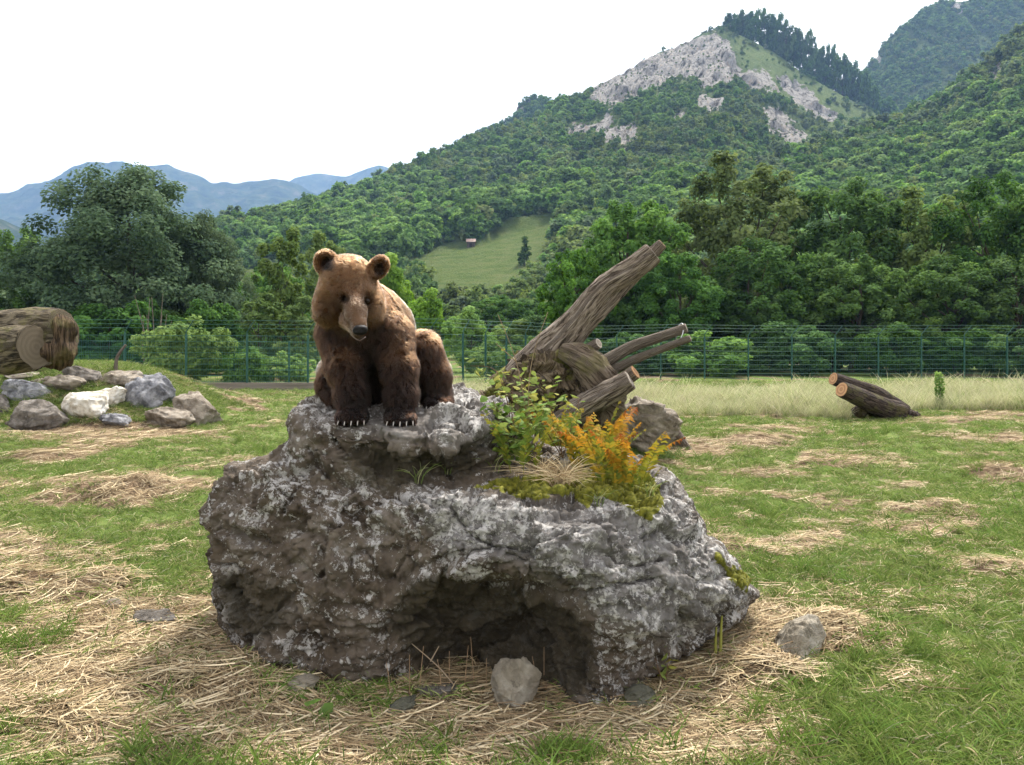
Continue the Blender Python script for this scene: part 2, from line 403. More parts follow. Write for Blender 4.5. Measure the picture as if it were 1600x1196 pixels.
gr = m.ramp(m.noise(.05, 6, .6, c), [(.3, (.045, .075, .024)), (.5, (.08, .12, .036)), (.7, (.135, .175, .06))])
md = m.ramp(m.noise(.16, 7, .65, c), [(.3, (.085, .14, .03)), (.5, (.13, .18, .05)), (.68, (.17, .20, .07))])
md = m.mix(m.rng(m.noise(.35, 5, .7, m.mapping(c, (1, 1, 2.5))), .60, .72), md, (.045, .085, .022))
rk = m.ramp(m.noise(.16, 9, .75, m.mapping(c, (1, 1, .35)), .8), [(.36, (.035, .033, .028)), (.43, (.17, .155, .135)), (.50, (.34, .32, .295)), (.57, (.44, .42, .39)), (.62, (.34, .24, .16)), (.68, (.46, .44, .41))])
x = m.mix(m.attr('mead'), gr, md)
x = m.mix(m.rng(m.math('ADD', m.attr('rock'), m.math('MULTIPLY', m.math('SUBTRACT', m.noise(.075, 8, .78, c, .5), .5), 2.4)), .40, .52), x, rk)
m.color(x); m.bump(m.math('ADD', m.noise(.6, 8, .75, c), m.noise(.13, 8, .8, m.mapping(c, (1, 1, .4)))), 1.0, 5.0)
M_HILL = m.m
m = NT('distant_mountain_forest', 1.0, 0.0); c = m.coord('world')
x = m.ramp(m.noise(.012, 9, .68, c), [(.36, (.010, .018, .008)), (.47, (.03, .05, .018)), (.56, (.055, .07, .03)), (.66, (.12, .11, .08))])
m.color(x); m.bump(m.noise(.05, 9, .75, c), 1.0, 14.0)
M_FAR = m.m
HA = hill('hillside', [(-1800, 530, 300), (-500, 520, 300), (0, 480, 330), (200, 425, 380), (300, 398, 420), (345, 372, 440), (420, 348, 480), (520, 318, 520), (575, 302, 550), (640, 272, 600), (700, 247, 650), (760, 222, 690), (830, 192, 730), (900, 152, 770), (960, 120, 800), (1010, 92, 830), (1060, 70, 860), (1110, 48, 890), (1130, 44, 900), (1170, 62, 900), (1210, 82, 895), (1260, 118, 890), (1330, 158, 870), (1400, 195, 850), (1470, 240, 800), (1560, 300, 700)],
          [(-1800, 556, 150), (1560, 556, 150)], np.concatenate([np.arange(-1800, -100, 12), np.arange(-100, 1561, 4)]), 120, .8, 1.25, 1.0, 41, ROCKS, [MEADOW, MEADOW2], .4, M_HILL)
HD = hill('forest_slope', [(960, 420, 300), (1000, 350, 340), (1060, 305, 380), (1200, 268, 450), (1300, 243, 480), (1400, 208, 500), (1480, 168, 520), (1540, 112, 540), (1600, 62, 560), (1760, -40, 600), (1900, -80, 640)],
          [(960, 556, 160), (1900, 556, 140)], np.arange(960, 1901, 5), 70, .8, 1.2, .8, 51, [[(1528, 130), (1560, 100), (1592, 108), (1560, 150), (1535, 158)]], None, .4, M_HILL)
HC = hill('high_mountain', [(1300, 160, 1250), (1345, 118, 1280), (1368, 95, 1300), (1395, 58, 1300), (1440, 24, 1320), (1468, 6, 1340), (1520, 0, 1350), (1600, -25, 1380), (1800, -90, 1400)],
          [(1300, 330, 900), (1800, 330, 900)], np.arange(1300, 1801, 5), 60, .9, 1.1, 1.6, 61, [[(1490, 10), (1510, 2), (1520, 14), (1500, 20)], [(1368, 95), (1395, 60), (1400, 72), (1378, 100)], [(1530, 5), (1550, 5), (1545, 22), (1530, 24)]], None, .4, M_HILL)
HB = hill('rocky_knoll', [(480, 330, 1050), (560, 305, 1080), (640, 266, 1100), (690, 245, 1100), (740, 214, 1100), (780, 198, 1100), (802, 190, 1100), (808, 168, 1100), (835, 155, 1100), (858, 162, 1100), (920, 190, 1100), (1000, 240, 1100)],
          [(480, 360, 950), (1000, 360, 950)], np.arange(480, 1001, 4), 40, .9, 1.1, 1.2, 71, [[(802, 190), (808, 166), (826, 160), (822, 185)], [(686, 250), (692, 240), (700, 250)]], None, .4, M_HILL)
hill('low_ridge', [(-2200, 330, 1700), (-1000, 360, 1700), (-400, 340, 1700), (-100, 345, 1700), (0, 340, 1700), (60, 362, 1700), (150, 385, 1750), (300, 372, 1800), (345, 348, 1800), (400, 341, 1800), (450, 350, 1800), (560, 345, 1850), (700, 380, 1900)],
     [(-2200, 545, 700), (700, 545, 700)], np.concatenate([np.arange(-2200, -200, 15), np.arange(-200, 701, 6)]), 50, .9, 1.1, 2.5, 81, (), None, .4, M_FAR)
hill('far_mountain', [(-2200, 290, 4000), (-1200, 340, 4000), (-500, 300, 4000), (-200, 330, 4000), (0, 304, 4000), (60, 289, 4000), (110, 272, 4000), (180, 264, 4000), (215, 258, 4050), (262, 256, 4050), (285, 266, 4050), (330, 282, 4000), (365, 285, 3950), (400, 281, 3900), (430, 279, 3900), (470, 290, 3900), (520, 312, 3900), (600, 345, 3900), (700, 380, 3900)],
     [(-2200, 430, 2300), (700, 430, 2300)], np.concatenate([np.arange(-2200, -200, 12), np.arange(-200, 701, 4)]), 90, .9, 1.1, 5.5, 91, (), None, .4, M_FAR)
hill('farthest_mountain', [(330, 320, 5200), (420, 302, 5200), (460, 280, 5200), (500, 269, 5200), (545, 276, 5200), (575, 262, 5200), (592, 257, 5200), (620, 264, 5200), (650, 262, 5200), (690, 250, 5200), (720, 238, 5200), (800, 230, 5200), (900, 260, 5200)],
     [(330, 345, 4600), (900, 345, 4600)], np.arange(330, 901, 4), 40, .9, 1.1, 6, 95, (), None, .3, M_FAR)
# ================================================================== the big boulder
SIL = [(318, 800), (330, 765), (343, 730), (360, 723), (380, 726), (402, 719), (425, 714), (440, 700), (452, 682), (449, 660), (458, 643), (478, 630), (500, 618), (530, 611), (600, 606), (650, 606), (690, 608), (722, 601), (760, 610), (788, 622), (800, 650),
       (850, 690), (900, 700), (960, 706), (1000, 716), (1036, 732), (1062, 758), (1080, 790), (1096, 815), (1100, 838), (1124, 850), (1136, 868), (1152, 882), (1163, 905), (1183, 928), (1164, 946), (1158, 966), (1130, 986), (1104, 1000), (1078, 1022), (1050, 1034), (1030, 1052), (1008, 1085), (980, 1130),
       (860, 1150), (700, 1150), (540, 1140), (440, 1110), (392, 1075), (370, 1038), (364, 1012), (346, 978), (331, 930), (336, 905), (324, 880), (327, 850), (321, 825)]
CPT = [(458, 650, 5.6), (478, 632, 5.72), (500, 618, 5.95), (560, 612, 6.2), (620, 607, 6.4), (690, 606, 6.5), (760, 610, 6.5), (550, 658, 5.47), (625, 658, 5.45), (685, 640, 5.8), (600, 635, 5.8), (640, 620, 6.1), (740, 635, 6.0),
       (465, 668, 5.42), (520, 672, 5.34), (575, 684, 5.28), (640, 694, 5.24), (700, 676, 5.32), (760, 662, 5.5), (740, 655, 5.6),
       (465, 700, 5.4), (500, 705, 5.4), (560, 715, 5.36), (600, 725, 5.36), (700, 715, 5.38), (765, 700, 5.55), (640, 748, 5.36), (560, 745, 5.25), (690, 745, 5.45),
       (640, 764, 5.25), (705, 752, 5.48), (770, 745, 5.65), (820, 735, 5.8), (860, 755, 5.45), (800, 768, 5.25), (760, 768, 5.2),
       (650, 773, 5.1), (700, 768, 5.04), (760, 779, 4.98), (850, 794, 4.95), (930, 798, 4.97), (1020, 806, 5.08), (1060, 810, 5.3),
       (860, 735, 5.85), (950, 738, 5.75), (1000, 728, 5.8), (1040, 742, 5.75), (950, 770, 5.3), (1020, 765, 5.45), (800, 690, 6.0), (880, 712, 6.1), (960, 712, 6.1),
       (350, 732, 5.75), (400, 727, 5.62), (440, 712, 5.58), (335, 775, 5.6), (370, 750, 5.4), (430, 740, 5.32), (490, 745, 5.27),
       (326, 820, 5.6), (360, 800, 5.33), (400, 800, 5.22), (480, 780, 5.18), (560, 800, 5.16), (335, 870, 5.5), (380, 870, 5.2), (440, 880, 5.08), (520, 880, 5.0), (600, 870, 5.02), (600, 820, 5.12),
       (345, 950, 5.6), (372, 950, 5.42), (420, 940, 5.2), (500, 950, 5.06), (580, 950, 4.98), (400, 1020, 5.36), (480, 1030, 5.12), (560, 1040, 5.02), (390, 1045, 5.42), (480, 1080, 5.08), (600, 1060, 4.98), (600, 1000, 4.98), (640, 985, 5.06),
       (640, 800, 5.05), (700, 800, 4.95), (700, 825, 4.9), (800, 830, 4.8), (800, 805, 4.9), (900, 815, 4.85), (900, 845, 4.74), (1000, 850, 4.86), (1080, 870, 5.12), (1100, 850, 5.35), (1135, 900, 5.4), (1172, 927, 5.7),
       (670, 880, 4.88), (740, 870, 4.76), (820, 880, 4.66), (900, 900, 4.62), (930, 935, 4.66), (990, 930, 4.72), (1050, 930, 4.88), (1100, 945, 5.12), (1020, 975, 4.85), (960, 975, 4.75), (820, 915, 4.72), (740, 905, 4.86), (1080, 905, 5.0),
       (650, 930, 5.02), (690, 945, 5.25), (760, 935, 5.2), (780, 975, 5.4), (840, 955, 5.2), (850, 990, 5.32), (710, 1000, 5.4), (885, 965, 5.0), (900, 1000, 5.05), (935, 1010, 4.88), (950, 1060, 4.84), (980, 1030, 4.9),
       (720, 1050, 5.28), (800, 1055, 5.2), (870, 1060, 5.08), (650, 1055, 5.1), (900, 1100, 4.85), (700, 1120, 5.1), (800, 1120, 5.0),
       (1010, 1050, 5.05), (1050, 1010, 5.2), (1100, 985, 5.4), (1150, 960, 5.68)]
gu = np.arange(290, 1215, 3.0); gv = np.arange(580, 1170, 3.0)
GU, GVv = np.meshgrid(gu, gv, indexing='ij')
cp = np.array(CPT, float); K = np.sqrt(((cp[:, None, :2] - cp[None, :, :2]) ** 2).sum(-1) + 36.0)
A_ = np.block([[K + np.eye(len(cp)) * -1.5, np.ones((len(cp), 1))], [np.ones((1, len(cp))), np.zeros((1, 1))]])
wgt = np.linalg.solve(A_, np.append(cp[:, 2], 0.0))
FD = np.full(GU.shape, wgt[-1])
for (cu, cv, _), w_ in zip(cp, wgt[:-1]): FD += w_ * np.sqrt((GU - cu) ** 2 + (GVv - cv) ** 2 + 36.0)
SD = poly_sd(GU, GVv, SIL)
def bil(G, u, v):
    a = np.clip((u - gu[0]) / 3.0, 0, len(gu) - 1.001); b = np.clip((v - gv[0]) / 3.0, 0, len(gv) - 1.001)
    i = a.astype(int); j = b.astype(int); fa = a - i; fb = b - j
    return G[i, j] * (1 - fa) * (1 - fb) + G[i + 1, j] * fa * (1 - fb) + G[i, j + 1] * (1 - fa) * fb + G[i + 1, j + 1] * fa * fb
hstep = 0.018
ax = np.arange(-2.0, 2.05, hstep); ay = np.arange(4.4, 7.45, hstep); az = np.arange(-0.36, 1.86, hstep)
X3, Y3, Z3 = np.meshgrid(ax, ay, az, indexing='ij')
u3 = 800 + X3 / Y3 * F; v3 = HV + (CH - Z3) / Y3 * F
dsil = bil(SD, u3, v3) * Y3 / F + 0.28 * np.maximum(0, Y3 - 6.1) ** 2
dfr = (bil(FD, u3, v3) - Y3) * 0.75
dbk = (Y3 - 6.95 - 0.25 * np.cos(X3 * 1.3) + 0.25 * Z3) * 0.9
def smax(a, b, k):
    h = np.clip(0.5 + 0.5 * (a - b) / k, 0, 1); return b + (a - b) * h + k * h * (1 - h)
S = smax(smax(dsil, dfr, 0.07), dbk, 0.25)
S = np.maximum(S, -Z3 - 0.3)
S[0], S[-1], S[:, 0], S[:, -1], S[:, :, 0], S[:, :, -1] = 1, 1, 1, 1, 1, 1
BV, BQ = surface_nets(S, (ax[0], ay[0], az[0]), hstep)
del X3, Y3, Z3, u3, v3, dsil, dfr, dbk, S
N_ = vnormals(BV, BQ)
bu, bv = uv_of(BV)
edge = sstep(-2, 14, -bil(SD, bu, bv))       # keep the outline, roughen the faces
q = BV + 0.12 * np.stack([fbm(BV * 2.2, 3, 101), fbm(BV * 2.2, 3, 102), fbm(BV * 2.2, 3, 103)], -1)
strat = q @ np.array([0.35, 0.2, 1.0])
disp = 0.050 * ridged(q * np.array([1.7, 1.7, 2.8]), 4, 111) + 0.014 * fbm(q * 5.5, 4, 121) - 0.02
disp += 0.008 * ridged(q * np.array([6., 6., 12.]), 3, 131) + 0.005 * fbm(q * 22, 3, 141)
def facets(p, scale, tilt, seed, stretch=(1, 1, 1)):
    """chipped flat faces: each cell of a jittered lattice gets its own tilted plane"""
    w = p * np.asarray(stretch) * scale; f = np.floor(w); best = np.full(len(p), 1e9); out = np.zeros(len(p))
    for dx in (-1, 0, 1):
        for dy in (-1, 0, 1):
            for dz in (-1, 0, 1):
                i = f + np.array([dx, dy, dz]); c0 = [i[:, k].astype(np.int64) for k in range(3)]
                ctr = i + .5 + .45 * np.stack([_hash(*c0, seed + k) for k in range(3)], -1)
                e = w - ctr; d = (e ** 2).sum(1); mk = d < best; best = np.where(mk, d, best)
                out = np.where(mk, sum(e[:, k] * _hash(*c0, seed + 5 + k) for k in range(3)), out)
    return out * tilt / scale
lay_ = strat * 5.5 + .9 * fbm(q * 1.6, 3, 133); disp += 0.022 * (np.abs((lay_ % 1) - .5) * 2) ** 3 * -1
disp += np.clip(facets(q, 2.6, .34, 5, (1, 1, 1.5)), -.06, .06) + np.clip(facets(q, 7, .33, 6, (1, 1, 1.6)), -.03, .03) + np.clip(facets(q, 16, .30, 8, (1, 1, 1.4)), -.012, .012)
pits = vnoise(q * 15, 151); disp -= 0.011 * sstep(.5, .85, pits)
crk = np.abs(fbm(q * np.array([1.5, 1.5, 1.1]), 3, 161)); disp -= 0.045 * sstep(.022, 0, crk) * sstep(.1, .5, fbm(q * .9, 2, 163) + .5)
CR = [[(648, 772), (672, 790), (705, 792), (722, 828), (770, 856), (840, 846), (900, 836)], [(612, 770), (640, 790), (655, 840)], [(590, 690), (610, 720), (630, 745)],
      [(925, 812), (955, 860), (990, 885), (1040, 872)], [(690, 920), (790, 925), (900, 938), (985, 915), (1030, 905)], [(480, 700), (505, 735), (560, 765)], [(470, 755), (440, 800)], [(1050, 790), (1080, 860), (1090, 910)]]
front = (N_[:, 1] < 0.35)
for ln in CR:
    dl = line_d(bu, bv, ln) + 3 * fbm(BV * 9, 2, 171); disp -= front * 0.075 * np.exp(-(np.maximum(dl, 0) / 3.0) ** 2)
paw = np.zeros(len(BV))
for (pu, pv, pY, pr) in [(550, 656, 5.5, .16), (626, 656, 5.5, .16), (684, 634, 5.86, .16), (600, 625, 6.0, .3)]:
    paw = np.maximum(paw, sstep(pr * 1.6, pr * .8, np.linalg.norm(BV - P(pu, pv, pY), axis=1)))
BV = BV + N_ * (disp * (0.25 + 0.75 * edge) * (1 - .7 * paw))[:, None]
def subdiv(V, Q):
    E = np.sort(np.concatenate([Q[:, [0, 1]], Q[:, [1, 2]], Q[:, [2, 3]], Q[:, [3, 0]]]), 1)
    key = E[:, 0].astype(np.int64) * len(V) + E[:, 1]; uq, first, inv = np.unique(key, return_index=True, return_inverse=True)
    mid = V[E[first]].mean(1); ctr = V[Q].mean(1); n, ne, nq = len(V), len(uq), len(Q); e = inv.reshape(4, nq) + n; cc = np.arange(nq) + n + ne
    return np.concatenate([V, mid, ctr]), np.concatenate([np.stack([Q[:, k], e[k], cc, e[k - 1]], 1) for k in range(4)])
BV, BQ = subdiv(BV, BQ)
BN = vnormals(BV, BQ); bu, bv = uv_of(BV); front = (BN[:, 1] < 0.35)
fine = 0.0035 * ridged(BV * np.array([17, 17, 24.]), 3, 191) + 0.002 * fbm(BV * 50, 2, 193) + np.clip(facets(BV, 30, .28, 9, (1, 1, 1.5)), -.010, .010)
BV = BV + BN * fine[:, None]
BN = vnormals(BV, BQ)
MOSS = [[(742, 762), (770, 752), (830, 742), (900, 735), (1000, 735), (1020, 752), (1034, 790), (1018, 812), (975, 790), (930, 778), (922, 800), (905, 792), (895, 770), (840, 782), (800, 776)],
        [(1118, 868), (1150, 890), (1170, 905), (1160, 925), (1135, 905)], [(1000, 765), (1030, 760), (1036, 800), (1010, 808)], [(960, 770), (1010, 780), (1000, 800)]]
moss = np.zeros(len(BV)); wob = 9 * fbm(BV * 9, 3, 181)
for p_ in MOSS: moss = np.maximum(moss, sstep(5, -5, poly_sd(bu, bv, p_) + wob))
moss *= front
moss = np.maximum(moss, .5 * sstep(.6, .9, BN[:, 2]) * sstep(5.9, 6.6, BV[:, 1]) * sstep(0, .3, fbm(BV * 3, 3, 183)))
BV = BV + BN * (moss * (0.012 + 0.018 * (fbm(BV * 34, 2, 185) + .4)))[:, None]
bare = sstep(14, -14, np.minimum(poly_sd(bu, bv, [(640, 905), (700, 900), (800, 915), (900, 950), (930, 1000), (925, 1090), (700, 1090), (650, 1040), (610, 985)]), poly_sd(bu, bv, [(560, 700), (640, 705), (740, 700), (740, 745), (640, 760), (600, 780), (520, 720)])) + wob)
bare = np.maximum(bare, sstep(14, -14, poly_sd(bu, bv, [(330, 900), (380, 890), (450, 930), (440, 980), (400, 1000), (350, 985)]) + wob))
pale = sstep(22, -22, poly_sd(bu, bv, [(640, 768), (760, 772), (900, 790), (1040, 735), (1110, 850), (1185, 930), (1060, 1000), (950, 970), (900, 915), (800, 880), (690, 860)]) + 2 * wob)
pale = np.maximum(pale, .8 * sstep(22, -22, poly_sd(bu, bv, [(470, 640), (600, 600), (790, 600), (790, 700), (640, 690), (540, 670)]) + 2 * wob))
m = NT('lichen_limestone', .92, .25); c = m.coord('Object')
base = m.ramp(m.noise(3.2, 8, .65, c, .4), [(.32, (.026, .019, .013)), (.44, (.066, .050, .036)), (.56, (.112, .090, .070)), (.68, (.175, .152, .130))])
base = m.mix(m.rng(m.noise(9, 6, .7, c), .45, .7), base, m.mix(.5, base, (.10, .075, .05)))
base = m.mix(m.math('MULTIPLY', m.attr('pale'), .75), base, m.ramp(m.noise(6, 8, .7, c, .3), [(.32, (.045, .042, .041)), (.5, (.135, .127, .122)), (.66, (.235, .225, .218))]))
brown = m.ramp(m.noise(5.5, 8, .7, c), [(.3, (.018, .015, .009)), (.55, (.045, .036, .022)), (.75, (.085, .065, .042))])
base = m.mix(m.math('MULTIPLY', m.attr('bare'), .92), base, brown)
lum = m.ramp(m.noise(26, 5, .7, c), [(.34, (.21, .195, .18)), (.62, (.44, .42, .40))])
clus = m.math('ADD', m.math('MULTIPLY', m.math('SUBTRACT', m.noise(2.3, 5, .65, c, .3), .5), .62), m.math('MULTIPLY', m.attr('pale'), .035))
l1 = m.rng(m.math('ADD', m.math('ADD', m.noise(15, 9, .78, c, .4), clus), m.math('MULTIPLY', m.math('SUBTRACT', m.noise(60, 4, .7, c), .5), .35)), .545, .59)
l2 = m.rng(m.math('ADD', m.voro(15, c), m.math('MULTIPLY', m.noise(40, 4, .7, c), .25)), .40, .33)
l3 = m.rng(m.noise(2.4, 4, .6, m.mapping(c, (1, 1, 1), (5, 3, 1))), .5, .62)
lich = m.math('MAXIMUM', l1, m.math('MULTIPLY', l2, l3))
lich = m.math('MULTIPLY', lich, m.math('SUBTRACT', 1.0, m.math('MULTIPLY', m.attr('bare'), .93)))
x = m.mix(lich, base, lum)
spots = m.rng(m.noise(34, 4, .6, c), .66, .72)
x = m.mix(m.math('MULTIPLY', spots, .6), x, (.022, .02, .018))
mosc = m.ramp(m.noise(30, 6, .7, c), [(.3, (.035, .04, .006)), (.5, (.12, .12, .012)), (.72, (.25, .23, .03))])
mf = m.rng(m.math('ADD', m.attr('moss'), m.math('MULTIPLY', m.math('SUBTRACT', m.noise(18, 5, .6, c), .5), .8)), .38, .6)
x = m.mix(mf, x, mosc)
m.color(x)
hh = m.math('ADD', m.math('MULTIPLY', m.noise(45, 8, .75, c), .6), m.math('ADD', m.noise(13, 6, .7, c), m.math('MULTIPLY', lich, .10)))
m.bump(hh, .9, .022)
M_ROCK = m.m
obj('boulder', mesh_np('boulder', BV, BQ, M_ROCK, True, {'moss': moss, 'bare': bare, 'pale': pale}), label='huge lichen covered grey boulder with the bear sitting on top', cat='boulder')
# nearest-surface lookup for things growing on the boulder
def on_rock(u, v):
    d = (bu - u) ** 2 + (bv - v) ** 2 + 1e5 * (BN[:, 1] > .3)
    k = np.argsort(d)[:12]; k = k[np.argmin(BV[k, 1])]; return BV[k].copy(), BN[k].copy()
# ================================================================== the bear
def B(u, v, Y, r): return P(u, v, Y), r * Y / F
def smin(a, b, k):
    h = np.clip(0.5 + 0.5 * (b - a) / k, 0, 1); return b + (a - b) * h - k * h * (1 - h)
bh = 0.0108
o_ = np.array([-1.5, 5.05, 1.38]); cnt = (np.array([-0.28, 6.75, 2.68]) - o_) / bh
gx, gy, gz = [o_[k] + np.arange(int(cnt[k])) * bh for k in range(3)]
G3 = np.stack(np.meshgrid(gx, gy, gz, indexing='ij'), -1).astype(np.float32)
S = np.full(G3.shape[:3], .6, np.float32)
def box_of(lo, hi, mg=.16):
    a = np.clip(((np.asarray(lo) - mg - o_) / bh).astype(int), 0, None); b = ((np.asarray(hi) + mg - o_) / bh).astype(int) + 1
    return tuple(slice(int(x), int(max(y, x + 1))) for x, y in zip(a, b))
def d_cone(g, a, ra, b, rb):
    a = np.asarray(a, np.float32); b = np.asarray(b, np.float32); ba = b - a
    t = np.clip(((g - a) @ ba) / float(ba @ ba + 1e-9), 0, 1)
    return np.linalg.norm(g - a - t[..., None] * ba, axis=-1) - (ra + (rb - ra) * t)
def d_ell(g, c, r, rot=None):
    d = g - np.asarray(c, np.float32)
    if rot is not None: d = d @ np.asarray(rot.to_matrix(), np.float32)
    r = np.asarray(r, np.float32); k0 = np.linalg.norm(d / r, axis=-1); k1 = np.linalg.norm(d / (r * r), axis=-1)
    return k0 * (k0 - 1) / (k1 + 1e-6)
def ell(c, r, k, rot=None):
    sl = box_of(np.asarray(c) - max(r), np.asarray(c) + max(r)); S[sl] = smin(S[sl], d_ell(G3[sl], c, r, rot), k)
def cap(*pts, k=.05):
    for (a, ra), (b, rb) in zip(pts[:-1], pts[1:]):
        q = max(ra, rb); sl = box_of(np.minimum(a, b) - q, np.maximum(a, b) + q); S[sl] = smin(S[sl], d_cone(G3[sl], a, ra, b, rb), k)
# trunk: chest behind the arms, back sloping to the rump
ell(P(576, 530, 5.86), (.26, .26, .27), .05)
ell(P(588, 518, 5.98), (.235, .27, .27), .10)
ell(P(592, 585, 6.14), (.30, .30, .30), .12)
ell(P(578, 572, 5.95), (.19, .22, .26), .10)
cap(B(548, 468, 5.62, 42), B(562, 500, 5.78, 56), B(580, 518, 5.92, 58), k=.09)
# front legs
cap(B(532, 522, 5.72, 35), B(541, 575, 5.62, 28), B(550, 618, 5.57, 22.5), B(551, 645, 5.54, 21), k=.045)
cap(B(609, 527, 5.72, 36), B(623, 575, 5.62, 26), B(627, 618, 5.57, 22), B(625, 645, 5.54, 21), k=.045)
for (pu, dv) in ((550, 0), (626, 1)):
    ell(P(pu, 652 + dv, 5.50), (.105, .13, .060), .03)
    for k in range(5):
        ell(P(pu - 19 + k * 9.4, 657 + dv - abs(k - 2) * .6, 5.405 + abs(k - 2) * .013), (.025, .05, .033), .012)
# hind leg with raised knee and upright shin
cap(B(612, 590, 6.12, 48), B(640, 560, 6.0, 36), B(661, 548, 5.88, 26), B(673, 585, 5.90, 27), B(682, 622, 5.90, 22.5), k=.045)
ell(P(684, 631, 5.83), (.085, .13, .056), .03)
for k in range(5):
    ell(P(684 - 15 + k * 8.0, 635 - abs(k - 2) * .6, 5.735 + abs(k - 2) * .012), (.022, .045, .028), .012)
# other hind leg, mostly behind the front leg
cap(B(560, 590, 6.1, 44), B(528, 582, 5.95, 26), B(516, 602, 5.86, 18), B(532, 622, 5.80, 18), k=.045)
ell(P(582, 615, 5.84), (.055, .10, .07), .04)
# head, tipped down and turned a little to its left
ell(P(545, 452, 5.52), (.186, .22, .19), .06)
ell(P(543, 430, 5.50), (.15, .17, .125), .06)
ell(P(514, 478, 5.50), (.098, .13, .115), .07)
ell(P(578, 476, 5.52), (.086, .13, .115), .07)
cap(B(551, 455, 5.39, 19), B(556.5, 488, 5.25, 15), B(562, 511, 5.165, 12), k=.05)
cap(B(549, 498, 5.34, 17), B(560, 520, 5.215, 10), k=.03)
ell(P(539, 455, 5.385), (.05, .055, .038), .05)
ell(P(571, 458, 5.39), (.04, .05, .038), .05)
def ear(c, r, depth, rot):
    c = np.asarray(c); sl = box_of(c - .14, c + .14); g = G3[sl]
    off = np.array(rot.to_matrix() @ Vector((0, -depth * .95, -r[1] * .10)))
    S[sl] = smin(S[sl], np.maximum(d_ell(g, c, (r[0], depth, r[1]), rot), -d_ell(g, c + off, (r[0] * .7, depth * .95, r[1] * .72), rot)), .018)
ear(P(509.5, 411, 5.44), (.080, .088), .052, Euler((R(2), R(-14), R(6))))
ear(P(591, 418, 5.46), (.066, .088), .052, Euler((R(4), R(36), R(26))))
for (eu, ev, eY, er) in ((539.5, 467, 5.315, 6), (573.5, 470, 5.32, 5.5)):
    a, r_ = B(eu, ev, eY, er); sl = box_of(a - r_, a + r_, .05); S[sl] = np.maximum(S[sl], -d_ell(G3[sl], a, (r_, r_ * 1.4, r_)))
KV, KQ = surface_nets(S, o_, bh)
del G3, S
KN = vnormals(KV, KQ); ku, kv = uv_of(KV)
for _ in range(2):   # light smoothing
    acc = np.zeros_like(KV); ct = np.zeros(len(KV))
    for a in range(4):
        b = KQ[:, (a + 1) % 4]; np.add.at(acc, KQ[:, a], KV[b]); np.add.at(ct, KQ[:, a], 1)
        np.add.at(acc, b, KV[KQ[:, a]]); np.add.at(ct, b, 1)
    KV = KV * .5 + .5 * acc / ct[:, None]
KN = vnormals(KV, KQ); ku, kv = uv_of(KV)
def gs(u, v, ru, rv, Y0=None, Y1=9): 
    w = np.exp(-(((ku - u) / ru) ** 2 + ((kv - v) / rv) ** 2))
    return w if Y0 is None else w * ((KV[:, 1] > Y0) & (KV[:, 1] < Y1))
# coat colour by region, with sunlight painted into the back and upward-facing fur
c_dark = np.array([.0045, .0016, .0008]); c_mid = np.array([.0175, .0066, .0027]); c_light = np.array([.098, .044, .0185]); c_blond_sun = np.array([.70, .56, .39]); c_muz = np.array([.125, .072, .042])
KC = np.tile(c_mid, (len(KV), 1))
def blend(w, c):
    global KC
    KC = KC * (1 - w[:, None]) + np.asarray(c) * w[:, None]
Zr = KV[:, 2]
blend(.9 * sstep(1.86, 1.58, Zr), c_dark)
blend(.9 * gs(582, 585, 26, 60, 5.3, 6.1), c_dark * .8)  # belly between the front legs darker
blend(.6 * gs(520, 530, 14, 30, 5.3, 6.1), c_dark)
blend(.55 * gs(605, 515, 18, 30, 5.2, 5.8), c_dark * 1.3)
blend(.6 * gs(560, 535, 26, 40, 5.2, 5.8), c_mid * .8)
blend(.9 * sstep(5.86, 6.02, KV[:, 1]) * sstep(1.72, 1.95, Zr), c_blond_sun)  # blond back, whitened to paint the sun's glare into the fur colour
blend(.55 * sstep(0.05, .55, KN[:, 2]) * sstep(1.75, 1.95, Zr), c_light)  # upward-facing fur painted paler, as if lit from above
nz = 6 * fbm(KV * 18, 3, 205)
headm = sstep(528, 498, kv + nz + .35 * np.abs(ku - 553)) * sstep(5.84, 5.66, KV[:, 1])
blend(.95 * headm, c_light * .85)
blend(.6 * gs(545, 415, 45, 20) * headm, c_light * 1.25)
blend(.45 * gs(506, 482, 22, 20) * headm, c_mid)
blend(.6 * gs(535, 480, 16, 14) * headm, c_dark * 1.6)
blend(.5 * gs(592, 485, 12, 20) * headm, c_light * 1.2)
muz = sstep(5.40, 5.27, KV[:, 1] + .02 * fbm(KV * 20, 2, 207)) * sstep(452, 478, kv + nz) * sstep(26, 17, np.abs(ku - (553 + (kv - 470) * .2)))
blend(.85 * muz, c_muz)
blend(.5 * muz * gs(561, 520, 14, 12), c_muz * .55)
blend(.97 * (gs(539, 467.5, 10, 8) * (KV[:, 1] < 5.45)), (.006, .004, .003))
blend(.97 * (gs(574, 471, 7, 9.5) * (KV[:, 1] < 5.45)), (.006, .004, .003))
blend(.95 * sstep(1, .6, np.hypot((ku - 512) / 15, (kv - 415) / 17)) * (KV[:, 1] < 5.46) * sstep(428, 422, kv), c_dark * .8)
blend(.9 * sstep(1, .6, np.hypot((ku - 592) / 13, (kv - 423) / 14)) * (KV[:, 1] < 5.48) * sstep(582, 586, ku), c_dark)
KC *= (1 + .35 * fbm(KV * 11, 3, 201))[:, None]
skin = NT('bear_underfur', .95, .1); skin.color(hsv(skin, skin.attr('coat', 'Color'), .5, 1.0, .75)); skin.bump(skin.noise(160, 4, .7), .8, .01)
BR = KV[:, 2].min()
bo = Vector(P(590, 640, 5.85)); bear = thing('bear', 'brown bear sitting on the big boulder with its head lowered', 'bear', bo)
